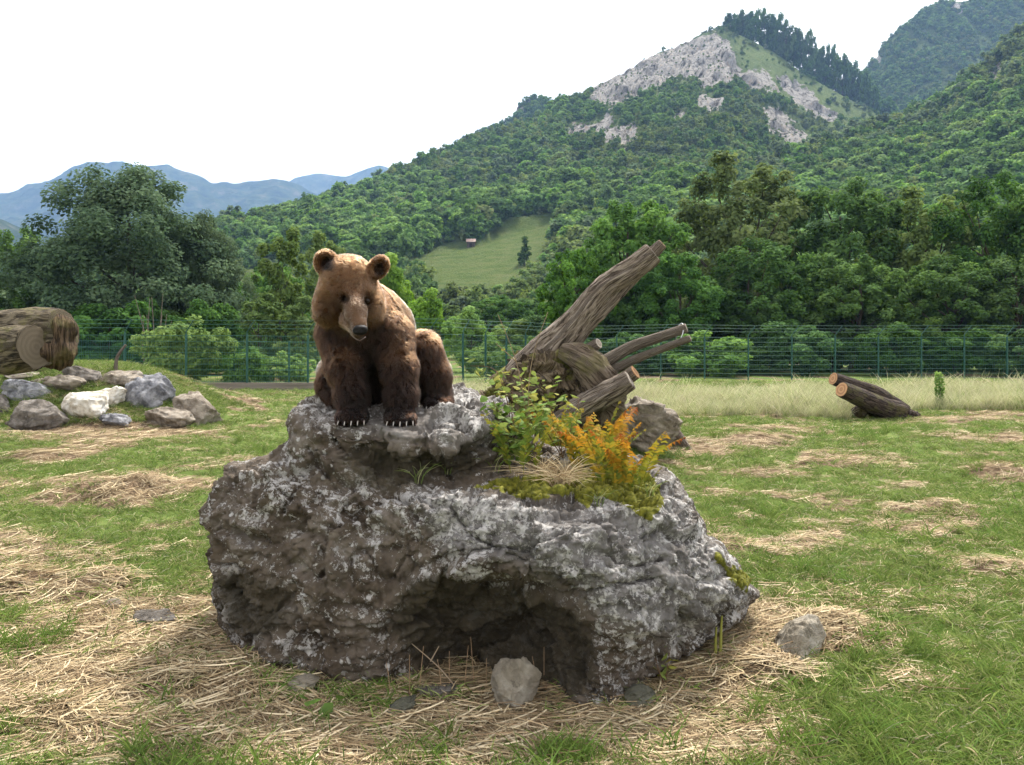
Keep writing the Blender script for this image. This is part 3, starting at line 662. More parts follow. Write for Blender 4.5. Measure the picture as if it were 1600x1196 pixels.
bodyo = obj('body', mesh_np('bear_body', KV - np.array(bo), KQ, skin.m, True, {'coat': KC}), bear)
# nose, eyes, claws
def lump(c, r, seed, rough, n=3):
    bm_ = bpy.data.meshes.new('lump'); import bmesh
    b = bmesh.new(); bmesh.ops.create_icosphere(b, subdivisions=n, radius=1); V = np.array([v.co[:] for v in b.verts]); Fc = np.array([[v.index for v in f.verts] for f in b.faces]); b.free(); bpy.data.meshes.remove(bm_)
    return np.asarray(c) + V * (1 + rough * fbm(V * 1.6 + seed, 3, seed))[:, None] * np.asarray(r), Fc
nm = NT('wet_black_nose', .55, .15); nm.color((.006, .005, .005)); nm.bump(nm.noise(260, 3, .6), .5, .003)
V, Fc = lump(P(563, 516, 5.135), (.046, .040, .033), 3, .12)
dn = V - P(563, 516, 5.135)
for sx in (-1, 1):
    dd = np.linalg.norm((dn - np.array([sx * .019, -.03, -.002])) / np.array([.011, .02, .009]), axis=1); V[:, 1] += .014 * np.exp(-dd ** 2)
obj('nose', mesh_np('nose', V - np.array(bo), Fc, nm.m, True), bear)
mo = tube(smooth_path([P(548, 523, 5.235), P(556, 530, 5.205), P(563, 532, 5.19), P(571, 527, 5.205)], 10), .0035, 6)
lm = NT('pale_lip', .6, .3); lm.color((.11, .075, .06)); obj('lip', mesh_np('lip', mo[0] - np.array(bo), mo[1], lm.m, True), bear)
em = NT('dark_eye', .35, .25); em.color((.012, .007, .004))
for (eu, ev, eY) in ((540.5, 467, 5.345), (573.5, 470.5, 5.348)):
    V, Fc = lump(P(eu, ev, eY), (.016, .014, .014), 1, 0); obj('eye', mesh_np('eye', V - np.array(bo), Fc, em.m, True), bear)
cm = NT('horn_claw', .4, .4); cm.color(cm.ramp(cm.attr('tip'), [(0, (.045, .035, .03)), (1, (.36, .33, .30))]))
for (pu, pv, pY, sp, ln) in ((550, 659, 5.385, 9.4, 1.0), (626, 660, 5.385, 9.4, 1.0), (684, 637, 5.715, 8.0, .75)):
    for k in range(5):
        a = P(pu + (k - 2) * sp, pv - abs(k - 2) * .6, pY + abs(k - 2) * .013)
        pth = smooth_path([a + (0, .012, .008 * ln), a + ((k - 2) * .002, -.022 * ln, .003), a + ((k - 2) * .004, -.045 * ln, -.024 * ln)], 7)
        tb = tube(pth, np.linspace(.0085, .002, 7), 7)
        obj('claw', mesh_np('claw', tb[0] - np.array(bo), tb[1], cm.m, True, {'tip': np.append(np.repeat(np.linspace(0, 1, 7), 7), [0, 1])}), bear)
# fur
def make_fur(n):
    g = np.random.default_rng(11)
    a, b, c_, d = KV[KQ[:, 0]], KV[KQ[:, 1]], KV[KQ[:, 2]], KV[KQ[:, 3]]
    ar = np.linalg.norm(np.cross(c_ - a, d - b), axis=1); ctr = (a + c_) / 2
    wgt = ar * (1 + 1.2 * (ctr[:, 2] > 2.05)) * np.where(ctr[:, 1] > 6.2, .55, 1)
    f = g.choice(len(KQ), n, p=wgt / wgt.sum()); s, t = g.random((2, n, 1))
    p = (a[f] * (1 - s) + b[f] * s) * (1 - t) + (d[f] * (1 - s) + c_[f] * s) * t
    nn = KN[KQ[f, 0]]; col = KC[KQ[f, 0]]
    u, v = uv_of(p); Y = p[:, 1]
    ln = np.full(n, .046)
    hd = (v + g.normal(0, 7, n) < 510 - .3 * np.abs(u - 553)) & (Y < 5.74)
    ln = np.where(hd, .024, ln)
    mz = sstep(5.44, 5.30, Y) * sstep(440, 480, v) * sstep(540, 528, v) * sstep(34, 14, np.abs(u - (553 + (v - 470) * .2)))
    ln = ln * (1 - mz) + .008 * mz
    ln = np.where(hd & (v < 438) & ((u < 530) | (u > 572)), .015, ln)
    ln = np.where(p[:, 2] < 1.60, .018, ln)
    for (eu, ev, er) in ((540, 467, 7.5), (574, 470, 6)): ln = np.where((np.hypot(u - eu, v - ev) < er) & (Y < 5.45), .003, ln)
    ln = ln * g.uniform(.6, 1.25, n) * (1 + .35 * fbm(p * 14, 2, 77))
    keep = ~((np.hypot((u - 563) / 11, (v - 515) / 9) < 1) & (Y < 5.3))
    flow = np.tile(np.array([0, .25, -1.0]), (n, 1))
    Hc = P(557, 485, 5.25); fh = p - Hc; fh /= np.linalg.norm(fh, axis=1, keepdims=True); flow = np.where(hd[:, None], fh, flow)
    clump = np.stack([vnoise(p * 30, 81), vnoise(p * 30, 82), vnoise(p * 30, 83)], -1)
    flow = flow + 1.0 * clump + g.normal(0, .16, (n, 3)); flow -= nn * (flow * nn).sum(1, keepdims=True); flow /= np.linalg.norm(flow, axis=1, keepdims=True) + 1e-6
    lift = np.where(hd, .42, .5)[:, None]
    d0 = nn * (lift + .25) + flow * .8; d1 = nn * lift * .5 + flow + np.array([0, 0, -.25])
    d0 /= np.linalg.norm(d0, axis=1, keepdims=True); d1 /= np.linalg.norm(d1, axis=1, keepdims=True)
    L = ln[:, None]; p0 = p - nn * .003; p1 = p0 + d0 * L * .5; p2 = p1 + d1 * L * .5
    pts = np.stack([p0, p1, p2], 1)[keep]; col = col[keep]; k = len(pts)
    col = col * g.uniform(.6, 1.45, (k, 1))
    hc = bpy.data.hair_curves.new('fur'); hc.add_curves([3] * k)
    hc.points.foreach_set('position', (pts - np.array(bo)).astype(np.float32).ravel())
    ra = np.tile(np.array([.0012, .0010, .0002], np.float32), k)
    at = hc.attributes.get('radius') or hc.attributes.new('radius', 'FLOAT', 'POINT'); at.data.foreach_set('value', ra)
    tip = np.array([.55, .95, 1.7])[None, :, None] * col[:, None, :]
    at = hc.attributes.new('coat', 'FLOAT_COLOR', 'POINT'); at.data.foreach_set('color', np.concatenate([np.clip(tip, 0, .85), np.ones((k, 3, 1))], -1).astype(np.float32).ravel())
    return hc
fm = NT('bear_fur'); hb = fm.n('BsdfHairPrincipled'); hb.model = 'CHIANG'; hb.parametrization = 'COLOR'
fm.l(fm.attr('coat', 'Color'), hb.inputs['Color'])
hb.inputs['Roughness'].default_value = .42; hb.inputs['Radial Roughness'].default_value = .55; hb.inputs['IOR'].default_value = 1.32
fm.t.links.new(hb.outputs[0], fm.out.inputs[0])
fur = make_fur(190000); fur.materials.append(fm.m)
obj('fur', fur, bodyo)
# ================================================================== trees
def leaf_mat(name, dark, mid, light, trans=.38, nscale=.35):
    m = NT(name, .85, .06); r = m.rand()
    x = m.ramp(m.attr('leafc'), [(0.0, dark), (.5, mid), (1.0, light)])
    x = hsv(m, x, m.rng(r, 0, 1, .495, .515, False), m.rng(m.math('FRACT', m.math('MULTIPLY', r, 7.3)), 0, 1, .88, 1.08, False), m.rng(m.math('FRACT', m.math('MULTIPLY', r, 13.7)), 0, 1, .85, 1.18, False))
    m.color(x); m.translucent(trans, hsv(m, x, .49, 1.1, 1.25)); return m.m
M_LEAF_DARK = leaf_mat('foliage_dark', (0.031, 0.065, 0.019), (0.059, 0.116, 0.031), (0.101, 0.178, 0.046))
M_LEAF_MID = leaf_mat('foliage_mid', (0.054, 0.109, 0.025), (0.093, 0.178, 0.040), (0.155, 0.256, 0.062))
M_LEAF_BRIGHT = leaf_mat('foliage_bright', (0.085, 0.155, 0.031), (0.147, 0.256, 0.050), (0.232, 0.341, 0.085))
M_LEAF_GREY = leaf_mat('foliage_grey_green', (0.040, 0.071, 0.034), (0.074, 0.121, 0.056), (0.132, 0.186, 0.096))
M_LEAF_OLIVE = leaf_mat('foliage_olive', (0.053, 0.085, 0.023), (0.096, 0.143, 0.040), (0.155, 0.209, 0.070))
m = NT('tree_bark', .95, .1); c = m.coord('Object')
m.color(m.ramp(m.noise(3, 6, .7, m.mapping(c, (3, 3, .6))), [(.3, (.025, .02, .015)), (.6, (.075, .062, .048)), (.8, (.12, .105, .085))])); m.bump(m.noise(8, 5, .7, m.mapping(c, (3, 3, .5))), .8, .05)
M_BARK = m.m
def leaf_cards(ctr, nrm, size, g, fold=.25, aspect=1.7):
    """folded diamond leaves; ctr (n,3), nrm (n,3)"""
    n = len(ctr); t = g.normal(0, 1, (n, 3)); t -= nrm * (t * nrm).sum(1, keepdims=True); t /= np.linalg.norm(t, axis=1, keepdims=True) + 1e-9
    b = np.cross(nrm, t); s = np.broadcast_to(np.asarray(size, float), (n,))[:, None]
    V = np.stack([ctr - t * s * .5 * aspect, ctr + b * s * .5 - nrm * s * fold * .4, ctr + t * s * .5 * aspect - nrm * s * fold * .5, ctr - b * s * .5 - nrm * s * fold * .4], 1)
    i = np.arange(n)[:, None] * 4
    return V.reshape(-1, 3), np.concatenate([i + [[0, 1, 2]], i + [[0, 2, 3]]], 1).reshape(-1, 3)
def crown_mesh(name, seed, H, rx, z0, nclump, nleaf, lsize, mat, shape='round', csize=.17, droop=.15):
    """foliage in clumps through the crown's volume; H top height, rx half width, z0 crown base"""
    g = np.random.default_rng(seed); hz = (H - z0) / 2; zc = (H + z0) / 2
    C, Rr = [], []
    tries = 0
    while len(C) < nclump and tries < nclump * 60:
        tries += 1
        p = g.uniform(-1, 1, 3); r = np.linalg.norm(p)
        if r > 1 or r < .25 + .3 * g.random(): continue
        z = p[2]
        w = {'round': 1.0, 'cone': 1.02 - .62 * (z * .5 + .5), 'tall': .85 + .15 * -z, 'dome': 1.0 if z > -.2 else .9, 'big': 1.04 - .34 * max(z, -.3)}[shape]
        lump_ = 1 + .34 * float(vnoise(np.array([p * 2.1 + seed]), seed)[0])
        C.append([p[0] * rx * w * lump_, p[1] * rx * w * lump_, zc + z * hz * (1 + .2 * (lump_ - 1))]); Rr.append(g.uniform(.6, 1.35) * csize * rx)
    C = np.array(C); Rr = np.array(Rr)
    per = np.maximum((nleaf * (Rr ** 2) / (Rr ** 2).sum()).astype(int), 4)
    ctr, nrm, lc = [], [], []
    for (cc, rr, k) in zip(C, Rr, per):
        d = g.normal(0, 1, (k, 3)); d /= np.linalg.norm(d, axis=1, keepdims=True)
        rad = rr * g.random(k) ** .45
        ctr.append(cc + d * rad[:, None] * np.array([1.15, 1.15, .9]) - np.array([0, 0, 1.0]) * (droop * (rad ** 2) / rr)[:, None])
        out = cc - np.array([0, 0, zc]); out = out / (np.linalg.norm(out) + 1e-6)
        nn = d * .6 + out * .35 + np.array([0, 0, .55]) + g.normal(0, .45, (k, 3)); nrm.append(nn / np.linalg.norm(nn, axis=1, keepdims=True))
        lc.append(np.clip(.5 + .22 * g.normal() + .18 * g.normal(size=k), 0, 1))
    ctr = np.concatenate(ctr); nrm = np.concatenate(nrm); lc = np.concatenate(lc)
    V, Fc = leaf_cards(ctr, nrm, lsize * g.uniform(.6, 1.3, len(ctr)), g)
    return mesh_np(name, V, Fc, mat, False, {'leafc': np.repeat(lc, 4)}), C
def trunk_mesh(name, seed, H, r0, C, nlimb=16, z0=0.5):
    g = np.random.default_rng(seed + 900); top = H * .8
    lean = g.normal(0, .03, 2) * H
    tp = smooth_path([(0, 0, -.3), (lean[0] * .3, lean[1] * .3, H * .25), (lean[0], lean[1], H * .5), (lean[0] * .8, lean[1], top)], 14)
    parts = [tube(tp, np.linspace(r0, r0 * .25, 14) * (1 + .5 * np.exp(-np.linspace(0, 10, 14))), 9, seed, .08)]
    for k in g.choice(len(C), min(nlimb, len(C)), replace=False):
        e = C[k]; zs = np.clip(e[2] * g.uniform(.35, .8), z0, top * .95); j = np.argmin(np.abs(tp[:, 2] - zs)); s0 = tp[j]
        mid = (s0 + e) / 2 + np.array([0, 0, -.06 * H * g.random()]) + g.normal(0, .02 * H, 3)
        pth = smooth_path([s0, mid, e], 8); parts.append(tube(pth, np.linspace(r0 * .38, r0 * .07, 8), 6, seed + int(k), .05))
    V, fl, uv = merge(parts); return mesh_np(name, V, fl, M_BARK, True, uvs=uv)
TREE_KINDS = {}
def tree_kind(key, seed, H, rx, z0, ncl, nl, ls, mat, shape, r0, csize=.17, nlimb=16):
    me, C = crown_mesh('crown_' + key, seed, H, rx, z0, ncl, nl, ls, mat, shape, csize)
    TREE_KINDS[key] = (me, trunk_mesh('trunk_' + key, seed, H, r0, C, nlimb), H, rx)
tree_kind('broad_dark', 11, 15, 6.0, 2.0, 190, 26000, .23, M_LEAF_DARK, 'round', .32, .125)
tree_kind('broad_dark_b', 12, 15, 6.0, 1.5, 180, 25000, .23, M_LEAF_DARK, 'dome', .30, .125)
tree_kind('broad_mid', 13, 14, 5.2, 2.0, 165, 22000, .23, M_LEAF_MID, 'round', .28, .125)
tree_kind('broad_olive', 14, 15, 5.5, 2.2, 170, 23000, .23, M_LEAF_OLIVE, 'round', .3, .125)
tree_kind('poplar_like', 15, 15, 6.3, .2, 260, 78000, .165, M_LEAF_GREY, 'big', .35, .155, 20)
tree_kind('loose_light', 16, 10, 3.2, 1.0, 70, 9000, .20, M_LEAF_OLIVE, 'tall', .12, .15)
tree_kind('bright_round', 17, 9, 3.4, .6, 60, 11000, .21, M_LEAF_BRIGHT, 'round', .16, .2)
tree_kind('hazel', 18, 3.4, 1.75, .1, 60, 9000, .115, M_LEAF_BRIGHT, 'dome', .05, .2, 12)
tree_kind('shrub', 19, 2.6, 1.9, .05, 55, 7500, .11, M_LEAF_MID, 'dome', .05, .2, 12)
tree_kind('round_shrub', 20, 4.0, 2.6, .05, 70, 12000, .15, M_LEAF_MID, 'dome', .08, .18, 12)
tree_kind('dark_thicket', 21, 6.0, 3.4, .05, 80, 13000, .2, M_LEAF_DARK, 'dome', .1, .18, 12)
def tree(kind, name, u, vtop, Y, halfw, label, group=None, rz=None, cat='tree', base=None):
    crown, trunk, H0, rx0 = TREE_KINDS[kind]
    X = (u - 800) / F * Y; z = float(gh(np.array([X]), np.array([Y]))[0]) if base is None else base
    Ht = CH - (vtop - HV) / F * Y - z; sx = (halfw / F * Y) / (rx0 * 1.12)
    t = thing(name, label, cat, (X, Y, z), group)
    t.rotation_euler = (0, 0, rz if rz is not None else random.Random(u * 7 + Y).uniform(0, 6.28)); t.scale = (sx, sx, Ht / H0)
    obj('crown', crown, t); obj('trunk', trunk, t)
    return t
GR = 'dark broadleaf trees behind the right stretch of fence'
for (kd, u, vt, Y, hw, lb) in [
    ('broad_mid', 985, 308, 62, 84, 'mid green broadleaf tree directly behind the tip of the leaning dead trunk'),
    ('broad_olive', 1150, 248, 70, 108, 'tall olive green broadleaf tree, the highest of the row behind the fence'),
    ('broad_dark', 1310, 288, 68, 98, 'dark broadleaf tree standing beyond the log with two sawn limbs'),
    ('broad_olive', 1440, 300, 66, 90, 'olive green tree between two dark trees, beyond the lone sapling'),
    ('broad_dark_b', 1555, 285, 62, 92, 'dark wide tree at the far end of the fence row'),
    ('broad_mid', 1650, 262, 60, 80, 'green tree last in the row past the sapling, cut by the picture edge'),
    ('broad_dark', 1060, 400, 57, 66, 'lower dark tree in front of the tall olive tree'),
    ('broad_dark_b', 1190, 380, 58, 85, 'dark spreading tree under the tallest olive tree'),
    ('broad_mid', 1330, 395, 57, 75, 'mid green lower tree behind the log with sawn limbs'),
    ('broad_dark_b', 1470, 410, 56, 85, 'dark low tree just behind the fence near the sapling'),
    ('broad_dark', 1590, 400, 55, 85, 'dark low tree behind the fence beyond the sapling'),
    ('broad_mid', 898, 386, 58, 52, 'small rounded green tree left of the leaning dead trunk'),
    ('broad_dark', 960, 430, 60, 70, 'dark shaded tree right behind the leaning dead trunk')]:
    tree(kd, 'broadleaf_tree', u, vt - 6, Y, hw * 1.22, lb, GR)
for (kd, u, vt, Y, hw, lb) in [('dark_thicket', 1000, 520, 52, 60, 'dark thicket at the fence behind the two tied poles'), ('round_shrub', 1105, 522, 50, 80, 'rounded pale green shrub touching the fence beside the tied poles'), ('dark_thicket', 1240, 500, 52, 75, 'dark thicket at the fence left of the sawn log'),
                               ('dark_thicket', 1385, 505, 51, 60, 'dark leafy thicket at the fence above the sawn log'), ('dark_thicket', 1490, 515, 51, 70, 'dark thicket at the fence behind the sapling'), ('dark_thicket', 1590, 505, 50, 70, 'dark thicket at the far right end of the fence'), ('dark_thicket', 920, 530, 54, 50, 'dark thicket at the fence behind the mossy root mass'), ('dark_thicket', 1170, 540, 53, 60, 'low dark thicket beside the rounded pale shrub')]:
    tree(kd, 'shrub', u, vt, Y, hw, lb, 'thickets along the right stretch of fence', cat='shrub')
tree('poplar_like', 'broadleaf_tree', 190, 262, 58, 165, 'big grey green tree towering behind the fallen log and the left fence')
tree('broad_mid', 'broadleaf_tree', 15, 345, 64, 75, 'fresh green tree left of the big grey green tree')
tree('broad_dark', 'broadleaf_tree', -95, 380, 62, 85, 'dark tree at the far left end of the row behind the fallen log')
tree('poplar_like', 'broadleaf_tree', 322, 338, 60, 66, 'slimmer grey green tree right beside the big grey green one')
tree('broad_dark', 'broadleaf_tree', 70, 440, 54, 80, 'dark low tree behind the fallen log')
tree('dark_thicket', 'shrub', 170, 470, 50, 85, 'dark thicket under the big grey green tree', cat='shrub')
tree('dark_thicket', 'shrub', 320, 470, 52, 60, 'dark thicket behind the bright hazel bush', cat='shrub')
tree('loose_light', 'broadleaf_tree', 440, 352, 58, 60, 'thin airy olive tree left of the bear')
tree('loose_light', 'broadleaf_tree', 510, 358, 66, 50, 'thin airy olive tree behind the head of the bear')
tree('loose_light', 'shrub', 405, 455, 48, 55, 'loose olive shrub behind the fence left of the bear', cat='shrub')
tree('loose_light', 'shrub', 475, 462, 47, 50, 'yellowish olive shrub next to the shoulder of the bear', cat='shrub')
tree('hazel', 'hazel_bush', 285, 492, 39.5, 72, 'bright green hazel bush behind the fence and the pale stones', cat='bush')
tree('shrub', 'shrub', 380, 545, 41, 55, 'low leafy shrub behind the fence beside the hazel bush', cat='shrub')
tree('hazel', 'shrub', 455, 548, 42, 45, 'low bright shrub at the fence beside the hind leg of the bear', cat='shrub')
tree('bright_round', 'broadleaf_tree', 612, 383, 66, 60, 'bright green tree rising behind the right ear of the bear')
tree('bright_round', 'broadleaf_tree', 672, 440, 60, 46, 'rounded light green tree beside the back of the bear')
tree('bright_round', 'broadleaf_tree', 735, 470, 58, 45, 'small bright tree behind the fence above the hind leg of the bear')
tree('bright_round', 'broadleaf_tree', 800, 492, 62, 45, 'small bright tree behind the dry thistle stems')
tree('bright_round', 'broadleaf_tree', 855, 505, 58, 40, 'small bright tree at the foot of the leaning trunk')
tree('shrub', 'shrub', 770, 535, 50, 55, 'low shrub behind the fence corner beside the bear', cat='shrub')
tree('shrub', 'shrub', 640, 530, 48, 60, 'low shrub hidden behind the bear', cat='shrub')
for k, (u, Y) in enumerate([(860, 62), (910, 60), (955, 62), (1010, 60), (1050, 58), (1100, 62), (1150, 60), (1205, 58), (1260, 62), (1300, 58), (1350, 60), (1400, 57), (1450, 60), (1500, 58), (1540, 60), (1600, 57), (1650, 58)]):
    tree('dark_thicket', 'shrub', u, 490 - (k * 37 % 29), Y, 62, 'dark undergrowth shrub below the tree row ' + ('behind the dead tree' if u < 1090 else 'between the pale round shrub and the sawn log' if u < 1290 else 'behind the sawn log' if u < 1440 else 'behind the sapling'), 'undergrowth below the right row of trees', cat='shrub')
for k, (u, Y) in enumerate([(-20, 52), (30, 50), (90, 52), (140, 54), (220, 53), (262, 56), (360, 54)]):
    tree('dark_thicket', 'shrub', u, 492 - (k * 31 % 25), Y, 58, 'dark undergrowth shrub ' + ('behind the fallen log' if u < 100 else 'below the big grey green tree' if u < 250 else 'behind the hazel bush'), 'undergrowth below the left trees', cat='shrub')
rr = random.Random(5)
MID = 'trees at the foot of the meadow hill'
mids = [(rr.uniform(330, 960), rr.uniform(90, 210)) for _ in range(64)]
for k, (u, Y) in enumerate(sorted(mids, key=lambda a: -a[1])):
    kd = rr.choice(['broad_dark', 'broad_mid', 'broad_dark_b', 'broad_olive', 'broad_dark'])
    vb = HV + CH * F / Y; hgt = rr.uniform(7, 12)
    vt = vb - hgt / Y * F
    vt = max(vt, 462 + rr.uniform(0, 22) if 600 < u < 900 else 400)
    lk = {'broad_dark': 'dark green', 'broad_dark_b': 'deep green spreading', 'broad_mid': 'mid green', 'broad_olive': 'olive green'}[kd] + (' tall' if hgt > 9.5 else ' low')
    zn = 'behind the thin airy olive trees' if u < 480 else 'behind the bear' if u < 640 else 'below the hillside meadow' if u < 860 else 'behind the leaning dead trunk'
    tree(kd, 'broadleaf_tree', u, vt, Y, rr.uniform(3.6, 5.2) / Y * F, lk + ' broadleaf tree in the valley wood ' + zn, MID)
# ------------------------------------------------------------------ wooded slopes (uncountable)
def small_tree(name, seed, mat, nl=620, cone=False):
    me, C = crown_mesh(name, seed, 8.5, 3.6, .2, 15, nl, .8, mat, 'cone' if cone else 'dome', .36, .05); return me
M_W = [leaf_mat('wood_' + n_, *c_) for n_, c_ in (('deep', ((.04, .078, .024), (.075, .135, .04), (.12, .195, .06))), ('fresh', ((.07, .135, .03), (.12, .21, .05), (.18, .28, .08))), ('olive', ((.068, .10, .03), (.12, .165, .05), (.18, .225, .085))), ('grey', ((.055, .085, .045), (.095, .14, .07), (.15, .20, .11))))]
WOOD = [small_tree('wood_a', 31, M_W[0]), small_tree('wood_b', 32, M_W[1]), small_tree('wood_c', 33, M_W[0]), small_tree('wood_d', 34, M_W[2]), small_tree('wood_e', 35, M_W[3])]
def plant_hill(name, H, n, dens, smin_, smax_, label, pw=None, seed=1):
    g = np.random.default_rng(seed); V, Q = H['V'], H['Q']
    a, b, c_, d = (V[Q[:, k]] for k in range(4)); ar = np.linalg.norm(np.cross(c_ - a, d - b), axis=1) / 2
    fu, fv, ft = H['U'][Q[:, 0]], H['v'][Q[:, 0]], H['T'][Q[:, 0]]
    w = ar * dens(fu, fv, H['rock'][Q[:, 0]], np.maximum(H['mead'][Q[:, 0]], H['mead'][Q[:, 2]])) * np.where(ft > 1, .25 * (ft < 1.3), 1)
    f = g.choice(len(Q), n, p=w / w.sum()); s, t = g.random((2, n, 1))
    p = (a[f] * (1 - s) + b[f] * s) * (1 - t) + (d[f] * (1 - s) + c_[f] * s) * t
    uu, vv = fu[f], fv[f]; sc = g.uniform(smin_, smax_, n) * (1 if pw is None else pw(uu, vv, H['rock'][Q[f, 0]]))
    zone = fbm(p * .012, 2, seed) * 2.2 + g.normal(0, .8, n)
    idx = np.clip(np.round(2 + zone), 0, 4)
    rot = np.stack([g.normal(0, .06, n), g.normal(0, .06, n), g.uniform(0, 6.28, n)], -1)
    p[:, 2] -= .4 * sc
    return scatter(name, p, rot, np.stack([sc, sc, sc * g.uniform(.8, 1.15, n)], -1), idx, WOOD, label, 'woodland')
def dA(u, v, rock, mead):
    open_ = sstep(0, 40, (u - 1150)) * sstep(300, 200, v) * .55
    return (1 - .8 * sstep(.2, .7, rock)) * np.where(mead < .05, 1, np.where((mead < .7) & (u > 1100), .22, 0)) * (1 - open_)
plant_hill('hillside_wood', HA, 15000, dA, .5, 1.5, 'dense green woodland covering the hillside round the meadow', lambda u, v, r: np.where(r > .2, .38, 1) * np.where((u > 880) & (v < 300), .62, 1) * np.where(v < 160, .75, 1) * np.where(v > 425, .5, 1), 3)
plant_hill('slope_wood', HD, 8000, lambda u, v, r, m_: (1 - .9 * r), .7, 1.7, 'dense dark woodland on the slope behind the right trees', lambda u, v, r: np.where(r > .2, .5, 1), 4)
plant_hill('mountain_scrub', HC, 7000, lambda u, v, r, m_: (1 - .9 * r) * (.35 + .65 * (fbm(np.stack([u * .03, v * .05, u * 0], -1), 3, 4) > -.05)), .6, 1.3, 'green scrub on the high mountain at the right', None, 5)
plant_hill('knoll_scrub', HB, 4000, lambda u, v, r, m_: (1 - .9 * r), .6, 1.2, 'scrub on the ridge behind the rocky hill', None, 6)
# tall dark trees on the saddle right of the summit
m_sad, C_sad = crown_mesh('crown_saddle', 41, 24, 7.5, 3, 46, 4200, 1.0, M_LEAF_DARK, 'dome', .26, .05); t_sad = trunk_mesh('trunk_saddle', 41, 24, .5, C_sad, 8)
sadl = [(1142, 18), (1160, 14), (1178, 12), (1194, 10), (1212, 16), (1228, 28), (1246, 38), (1264, 42), (1282, 68), (1300, 64), (1316, 80), (1332, 92), (1350, 104), (1205, 34), (1240, 55), (1170, 30), (1270, 80), (1290, 100), (1320, 118), (1345, 128), (1365, 130), (1385, 150), (1305, 130), (1260, 95), (1225, 62), (1340, 150), (1370, 165), (1150, 30)]
for k, (u, vt) in enumerate(sadl):
    Y = 912 + (k * 37 % 23); vr = float(pl(u, [(1130, 44), (1170, 62), (1210, 82), (1260, 118), (1330, 158), (1400, 195)], 1))
    base = CH - (vr + 8 - HV) / F * Y - 3; Ht = CH - (vt - HV) / F * Y - base
    zl = 'beside the rocky summit' if u < 1200 else 'halfway down the saddle' if u < 1290 else 'at the low end of the saddle'
    t = thing('ridge_tree', 'tall dark grove tree standing ' + zl, 'tree', ((u - 800) / F * Y, Y, base), 'grove on the mountain saddle')
    s_ = rr.uniform(.85, 1.2); t.scale = (s_, s_, max(Ht / 24, .5)); t.rotation_euler = (0, 0, rr.uniform(0, 6))
    obj('crown', m_sad, t); obj('trunk', t_sad, t)
# lone conifer on the meadow and the hut
def hill_point(H, u, v):
    k = np.argmin((H['U'] - u) ** 2 + (H['v'] - v) ** 2 + 1e6 * (H['T'] > 1)); return H['V'][k].copy()
cm_, cc_ = crown_mesh('crown_conifer', 51, 10, 2.6, .3, 40, 1400, .55, M_LEAF_DARK, 'cone', .3, .3)
p_ = hill_point(HA, 820, 416); t = thing('conifer', 'lone dark conifer standing on the hillside meadow', 'tree', p_)
t.scale = (1, 1, 45 / F * p_[1] / 10); obj('crown', cm_, t); obj('trunk', trunk_mesh('trunk_conifer', 51, 10, .2, cc_, 4), t)
p_ = hill_point(HA, 735, 386); k_ = p_[1] / F
hut = thing('hut', 'tiny wooden hut with a pitched roof on the hillside meadow', 'hut', p_)
wm = NT('hut_boards', .9); wm.color(wm.ramp(wm.noise(3, 4), [(.3, (.035, .028, .024)), (.7, (.10, .08, .065))])); rm_ = NT('hut_roof', .8); rm_.color(rm_.ramp(rm_.noise(2, 4), [(.3, (.16, .10, .08)), (.7, (.30, .23, .20))]))
dm_ = NT('hut_door_dark', .9); dm_.color((.02, .017, .015))
def boxv(x0, x1, y0, y1, z0, z1):
    V = np.array([(x, y, z) for x in (x0, x1) for y in (y0, y1) for z in (z0, z1)], float)
    return V, np.array([(0, 1, 3, 2), (4, 6, 7, 5), (0, 4, 5, 1), (2, 3, 7, 6), (0, 2, 6, 4), (1, 5, 7, 3)])
hw = 6 * k_
V, Q = boxv(-hw, hw, -1.5, 1.5, -1.0, 1.7); obj('wall', mesh_np('hut_wall', V, Q, wm.m), hut)
V = np.array([(-hw - .4, -2, 1.55), (hw + .4, -2, 1.55), (hw + .4, 0, 2.9), (-hw - .4, 0, 2.9), (-hw - .4, 2, 1.55), (hw + .4, 2, 1.55)], float)
V = np.concatenate([V, V + (0, 0, .18)]); Q = np.array([(0, 3, 2, 1), (3, 4, 5, 2), (6, 7, 8, 9), (9, 8, 11, 10), (0, 1, 7, 6), (4, 10, 11, 5), (1, 2, 8, 7), (2, 5, 11, 8), (0, 6, 9, 3), (3, 9, 10, 4)])
obj('roof', mesh_np('hut_roof', V, Q, rm_.m), hut)
V, Q = boxv(-.6, .5, -1.56, -1.503, -.9, 1.1); obj('door', mesh_np('hut_door', V, Q, dm_.m), hut)
